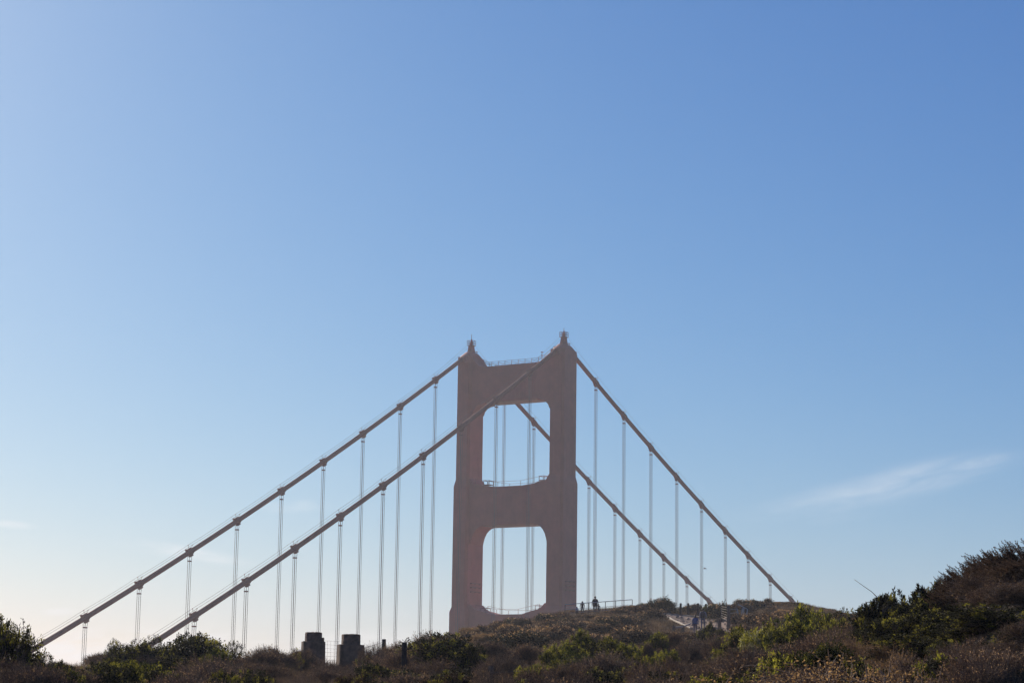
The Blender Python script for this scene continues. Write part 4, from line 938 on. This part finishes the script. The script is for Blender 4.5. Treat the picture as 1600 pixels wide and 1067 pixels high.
# bushes that stand out on the far skyline and slope
for u, v, D, w_, lm in ((1030, 933, 204, 40, 'leaf_dark'), (1012, 940, 206, 34, 'leaf_dark'), (985, 945, 200, 40, 'leaf_brown'), (1046, 938, 207, 16, 'leaf_grey'), (968, 950, 196, 34, 'leaf_brown'),
        (1122, 941, 188, 36, 'leaf_dark'), (1112, 943, 190, 24, 'leaf_green'), (1166, 934, 205, 34, 'leaf_dark'), (1184, 938, 208, 44, 'leaf_brown'), (1200, 934, 209, 10, 'leaf_dark'), (1160, 942, 196, 40, 'leaf_grey'), (1232, 940, 212, 26, 'leaf_brown'), (1213, 939, 215, 18, 'leaf_tan'),
        (1290, 950, 222, 36, 'leaf_brown'), (1262, 946, 224, 26, 'leaf_brown'), (1318, 957, 222, 40, 'leaf_brown'),
        (852, 957, 196, 36, 'leaf_dark'), (880, 955, 193, 34, 'leaf_brown'), (898, 960, 188, 28, 'leaf_grey'), (868, 966, 170, 40, 'leaf_brown'), (815, 965, 185, 34, 'leaf_grey'), (800, 964, 192, 34, 'leaf_dark'), (757, 974, 175, 24, 'leaf_brown'), (735, 977, 172, 30, 'leaf_tan'), (780, 969, 185, 26, 'leaf_brown'),
        (915, 960, 192, 30, 'leaf_brown'), (940, 961, 190, 24, 'leaf_tan'), (1085, 943, 214, 22, 'leaf_grey'), (1070, 946, 212, 26, 'leaf_dark'), (875, 975, 140, 40, 'leaf_brown'), (848, 985, 130, 36, 'leaf_grey'), (1152, 958, 170, 30, 'leaf_grey'), (1175, 962, 168, 36, 'leaf_brown')):
    B('far', u, v, D, w_, lm=lm)
# fill: layers of scrub that keep below the skyline of the photograph
SKYL = np.array([(0, 1036), (110, 1036), (160, 1030), (280, 1010), (345, 1010), (400, 1016), (480, 1018), (520, 1034), (560, 1044), (572, 1022), (620, 1008), (660, 994), (700, 990), (740, 979), (790, 967), (850, 963), (895, 960), (945, 960), (960, 955), (1000, 946), (1060, 947), (1110, 949), (1150, 944), (1240, 943), (1330, 964), (1360, 950), (1400, 930), (1470, 915), (1520, 895), (1600, 865)])
LA = np.array([(0, 1046), (300, 1044), (500, 1054), (700, 1040), (760, 1058), (800, 1052), (900, 1046), (1000, 1052), (1100, 1036), (1200, 1010), (1300, 990), (1400, 965), (1500, 935), (1600, 905)])
LB = np.array([(0, 1037), (200, 1014), (400, 1020), (505, 1036), (512, 1046), (530, 1046), (580, 1030), (600, 1014), (650, 998), (700, 994), (760, 1012), (830, 1012), (900, 1000), (1000, 1008), (1100, 996), (1160, 982), (1240, 965), (1340, 966), (1600, 940)])
def fill(n, D0, D1, u0, u1, kinds, line, h0, h1, seed, minh=.28, k=None, lms=None):
    rg = np.random.default_rng(seed); c_ = 0; tries = 0
    while c_ < n and tries < n*12:
        tries += 1; u = rg.uniform(u0, u1); D = math.sqrt(rg.uniform(D0**2, D1**2)); x, y = azx(u, D); g = float(hgt(x, y))
        if on_path(x, y, 16 if D < 176 else 7): continue
        if 195 < D < 216 and 893 < u < 950: continue
        if D < 46 and 405 < u < 525: continue
        h = rg.uniform(h0, h1); lim = pt(u, float(np.interp(u, line[:, 0], line[:, 1]))+rg.uniform(0, 7), D)[2]-g
        if 1000 < u < 1150 and 100 < D < 180: lim = min(lim, pt(u, 985, D)[2]-g)
        if lim < minh:
            continue
        h = min(h, lim)
        kd = kinds[int(rg.integers(0, len(kinds)))]; lm = None
        if lms and rg.uniform() < .6: lm = lms[int(rg.integers(0, len(lms)))]
        if h < .2: continue
        plant(kd, x, y, h, max(h, .35)*rg.uniform(1.0, 1.6), lm=lm); c_ += 1
FL = ['leaf_grey', 'leaf_dark', 'leaf_tan', 'leaf_green', 'leaf_brown', 'leaf_brown']
fill(150, 95, 215, 610, 1500, ['far'], SKYL, .5, 1.25, 1, lms=FL)
fill(60, 165, 222, 690, 1340, ['far'], SKYL, .3, .8, 2, .18, lms=FL)
fill(45, 203, 226, 1145, 1420, ['far'], SKYL-[0, 8], .3, .75, 8, .1, lms=FL)
fill(56, 48, 95, -20, 1300, ['sage', 'brown', 'brown', 'dark', 'sage'], LB, .5, 1.2, 3)
fill(22, 26, 46, -20, 1300, ['brown', 'sage', 'dark', 'tan', 'sage'], LA, .5, 1.3, 4)
LN = np.array([(0, 1046), (1230, 1010), (1300, 995), (1400, 1022), (1500, 1024), (1560, 1000), (1640, 960)])
fill(9, 19, 30, 1230, 1400, ['brown', 'tan', 'sage', 'brown'], LN+[0, 26], .6, 1.3, 5, lms=['leaf_tan'])
fill(10, 24, 30, 1380, 1580, ['dark', 'rosette', 'dark'], LA+[0, 14], .6, 1.4, 6)
fill(10, 21, 28, 1440, 1640, ['brown', 'dark', 'dark'], LN-[0, 8], .5, 1.2, 9)
fill(9, 18, 23, 1380, 1640, ['brown', 'dark', 'brown'], LN+[0, 26], .5, 1.2, 7)

# dry grass and litter between the bushes: instanced tufts, nobody could count them
def tuft(seed, n, h, w, mt):
    rg = np.random.default_rng(seed); a = rg.uniform(0, 6.283, n); r = np.sqrt(rg.uniform(0, 1, n))*w; B_ = np.stack([r*np.cos(a), r*np.sin(a), -.02*np.ones(n)], -1)
    D_ = nrm(np.stack([rg.normal(size=n)*.35, rg.normal(size=n)*.35, np.ones(n)], -1)); L = rg.uniform(.4, 1, n)*h; s_ = nrm(np.cross(D_, rg.normal(size=(n, 3))))*.0035*(h/.3)
    bend_ = rg.normal(size=(n, 3))*[1, 1, 0]*.12*h; mid = B_+D_*L[:, None]*.55; tip = B_+D_*L[:, None]+bend_
    V = np.concatenate([np.stack([B_-s_, B_+s_, mid+s_*.8, mid-s_*.8], 1), np.stack([mid-s_*.8, mid+s_*.8, tip+s_*.2, tip-s_*.2], 1)]).reshape(-1, 3)
    return np_mesh('tuft', [(V, np.arange(n*2)[:, None]*4+np.arange(4)[None], 0)], [mt])
def scatter(name, protos, n, D0, D1, seed, s0, s1, label, u0=-60, u1=1660):
    rg = np.random.default_rng(seed); P = []
    while len(P) < n:
        u = rg.uniform(u0, u1); D = math.sqrt(rg.uniform(D0**2, D1**2)); x, y = azx(u, D)
        if on_path(x, y, -2): continue
        P.append((x, y))
    P = np.array(P); Z = hgt(P[:, 0], P[:, 1]); V = np.column_stack([P, Z])
    me = bpy.data.meshes.new(name); me.vertices.add(n); me.vertices.foreach_set('co', V.astype(np.float32).ravel())
    sa = me.attributes.new('sc', 'FLOAT', 'POINT'); sa.data.foreach_set('value', rg.uniform(s0, s1, n).astype(np.float32))
    ra = me.attributes.new('rz', 'FLOAT', 'POINT'); ra.data.foreach_set('value', rg.uniform(0, 6.28, n).astype(np.float32))
    o = link(name, me, kind='stuff'); o['label'] = label
    lib = bpy.data.collections.new(name+'_tufts')
    for p in protos: lib.objects.link(bpy.data.objects.new('tuft', p))
    g = bpy.data.node_groups.new(name, 'GeometryNodeTree'); g.interface.new_socket('Geometry', in_out='INPUT', socket_type='NodeSocketGeometry'); g.interface.new_socket('Geometry', in_out='OUTPUT', socket_type='NodeSocketGeometry')
    gi = g.nodes.new('NodeGroupInput'); go = g.nodes.new('NodeGroupOutput'); ip = g.nodes.new('GeometryNodeInstanceOnPoints'); ci = g.nodes.new('GeometryNodeCollectionInfo')
    ci.inputs['Collection'].default_value = lib; ci.inputs['Separate Children'].default_value = True; ip.inputs['Pick Instance'].default_value = True
    a1 = g.nodes.new('GeometryNodeInputNamedAttribute'); a1.data_type = 'FLOAT'; a1.inputs['Name'].default_value = 'sc'
    a2 = g.nodes.new('GeometryNodeInputNamedAttribute'); a2.data_type = 'FLOAT'; a2.inputs['Name'].default_value = 'rz'
    cx = g.nodes.new('ShaderNodeCombineXYZ'); g.links.new(a2.outputs[0], cx.inputs[2])
    g.links.new(gi.outputs[0], ip.inputs['Points']); g.links.new(ci.outputs[0], ip.inputs['Instance']); g.links.new(a1.outputs[0], ip.inputs['Scale']); g.links.new(cx.outputs[0], ip.inputs['Rotation'])
    g.links.new(ip.outputs[0], go.inputs[0]); md = o.modifiers.new('tufts', 'NODES'); md.node_group = g
scatter('dry_grass', [tuft(k, 70, .3, .16, M['grass']) for k in range(4)], 9000, 28, 120, 11, .5, 1.3, 'dry straw-coloured grass between the bushes')
scatter('hill_grass', [tuft(10+k, 40, .3, .35, M['grass']) for k in range(3)]+[tuft(20+k, 60, .3, .3, M['leaf_brown']) for k in range(3)], 15000, 110, 235, 12, .8, 1.8, 'short dry grass and litter over the far slope', 560, 1500)

# ------------------------------------------------------------------ labels of the plants
MARKS = [(8, 'the leftmost gnarled shrub'), (110, 'the lowest left suspender'), (213, 'the domed open-branched shrub'), (305, 'the near cable foot'), (400, 'the near cable'), (492, 'the left concrete pillar'), (550, 'the right concrete pillar'),
         (632, 'the nearest dark post'), (735, 'the left tower leg'), (805, 'the tower opening'), (885, 'the right tower leg'), (930, 'the tall adult in black'), (1000, 'the concrete ledge'), (1060, 'the row of dark posts'),
         (1098, 'the man with the backpack'), (1139, 'the tall post'), (1195, 'the cream-flowered shrub'), (1240, 'the right cable foot'), (1335, 'the bare twig'), (1402, 'the leathery-leaved shrub'), (1485, 'the yellow-green shrub'), (1555, 'the feathery shrubs'), (1600, 'the right photo edge')]
LMW = {'leaf_green': 'green', 'leaf_dark': 'dark', 'leaf_yellow': 'yellow-green', 'leaf_grey': 'grey', 'leaf_brown': 'brown', 'leaf_tan': 'tan', 'leaf_cream': 'cream-tufted', 'grass': 'straw-coloured'}
BASE = {'leafy': 'leaf_green', 'dark': 'leaf_dark', 'yellow': 'leaf_yellow', 'sage': 'leaf_grey', 'brown': 'leaf_brown', 'tan': 'leaf_tan', 'rosette': 'leaf_dark', 'open': 'leaf_dark', 'spray': 'leaf_brown', 'tangle': 'leaf_brown', 'far': 'leaf_brown'}
NOUN = {'leafy': 'leafy shrub', 'dark': 'leafy shrub', 'yellow': 'leafy shrub', 'sage': 'twiggy bush', 'brown': 'dry bush', 'tan': 'seed-stalk bush', 'rosette': 'leathery shrub', 'open': 'open-branched shrub', 'spray': 'feathery shrub', 'tangle': 'tangle of dead canes', 'far': 'low bush'}
ORD = ['', 'second', 'third', 'fourth', 'fifth', 'sixth', 'seventh', 'eighth', 'ninth', 'tenth', 'eleventh', 'twelfth']
groups = {}
for e in PLANTS:
    r_, kind, x, y, h, lm, lab = e; D = math.hypot(x, y)
    r_['group'] = {'far': 'low bushes scattered over the far hillside'}.get(kind, 'shrubs and bushes of the near scrub')
    if lab: r_['label'] = lab; continue
    z = float(hgt(x, y)); u = u_of(x, y, z+h); mk = min(MARKS, key=lambda q: abs(q[0]-u)); dx = u-mk[0]
    rel = 'left of' if dx < -14 else ('right of' if dx > 14 else 'at')
    zone = 'in near scrub' if D < 47 else ('in middle scrub' if D < 96 else ('on hillside' if D < 165 else 'near crest'))
    key = f'{LMW[lm or BASE[kind]]} {NOUN[kind]} {zone}, {rel} {mk[1]}'
    groups.setdefault(key, []).append((u, r_))
for key, L in groups.items():
    L.sort(key=lambda q: q[0]); n = len(L)
    for i, (u, r_) in enumerate(L):
        if n == 1: r_['label'] = key
        elif i == 0: r_['label'] = 'leftmost '+key
        elif i == n-1: r_['label'] = 'rightmost '+key
        else: r_['label'] = ORD[min(i, 11)]+' from left, '+key
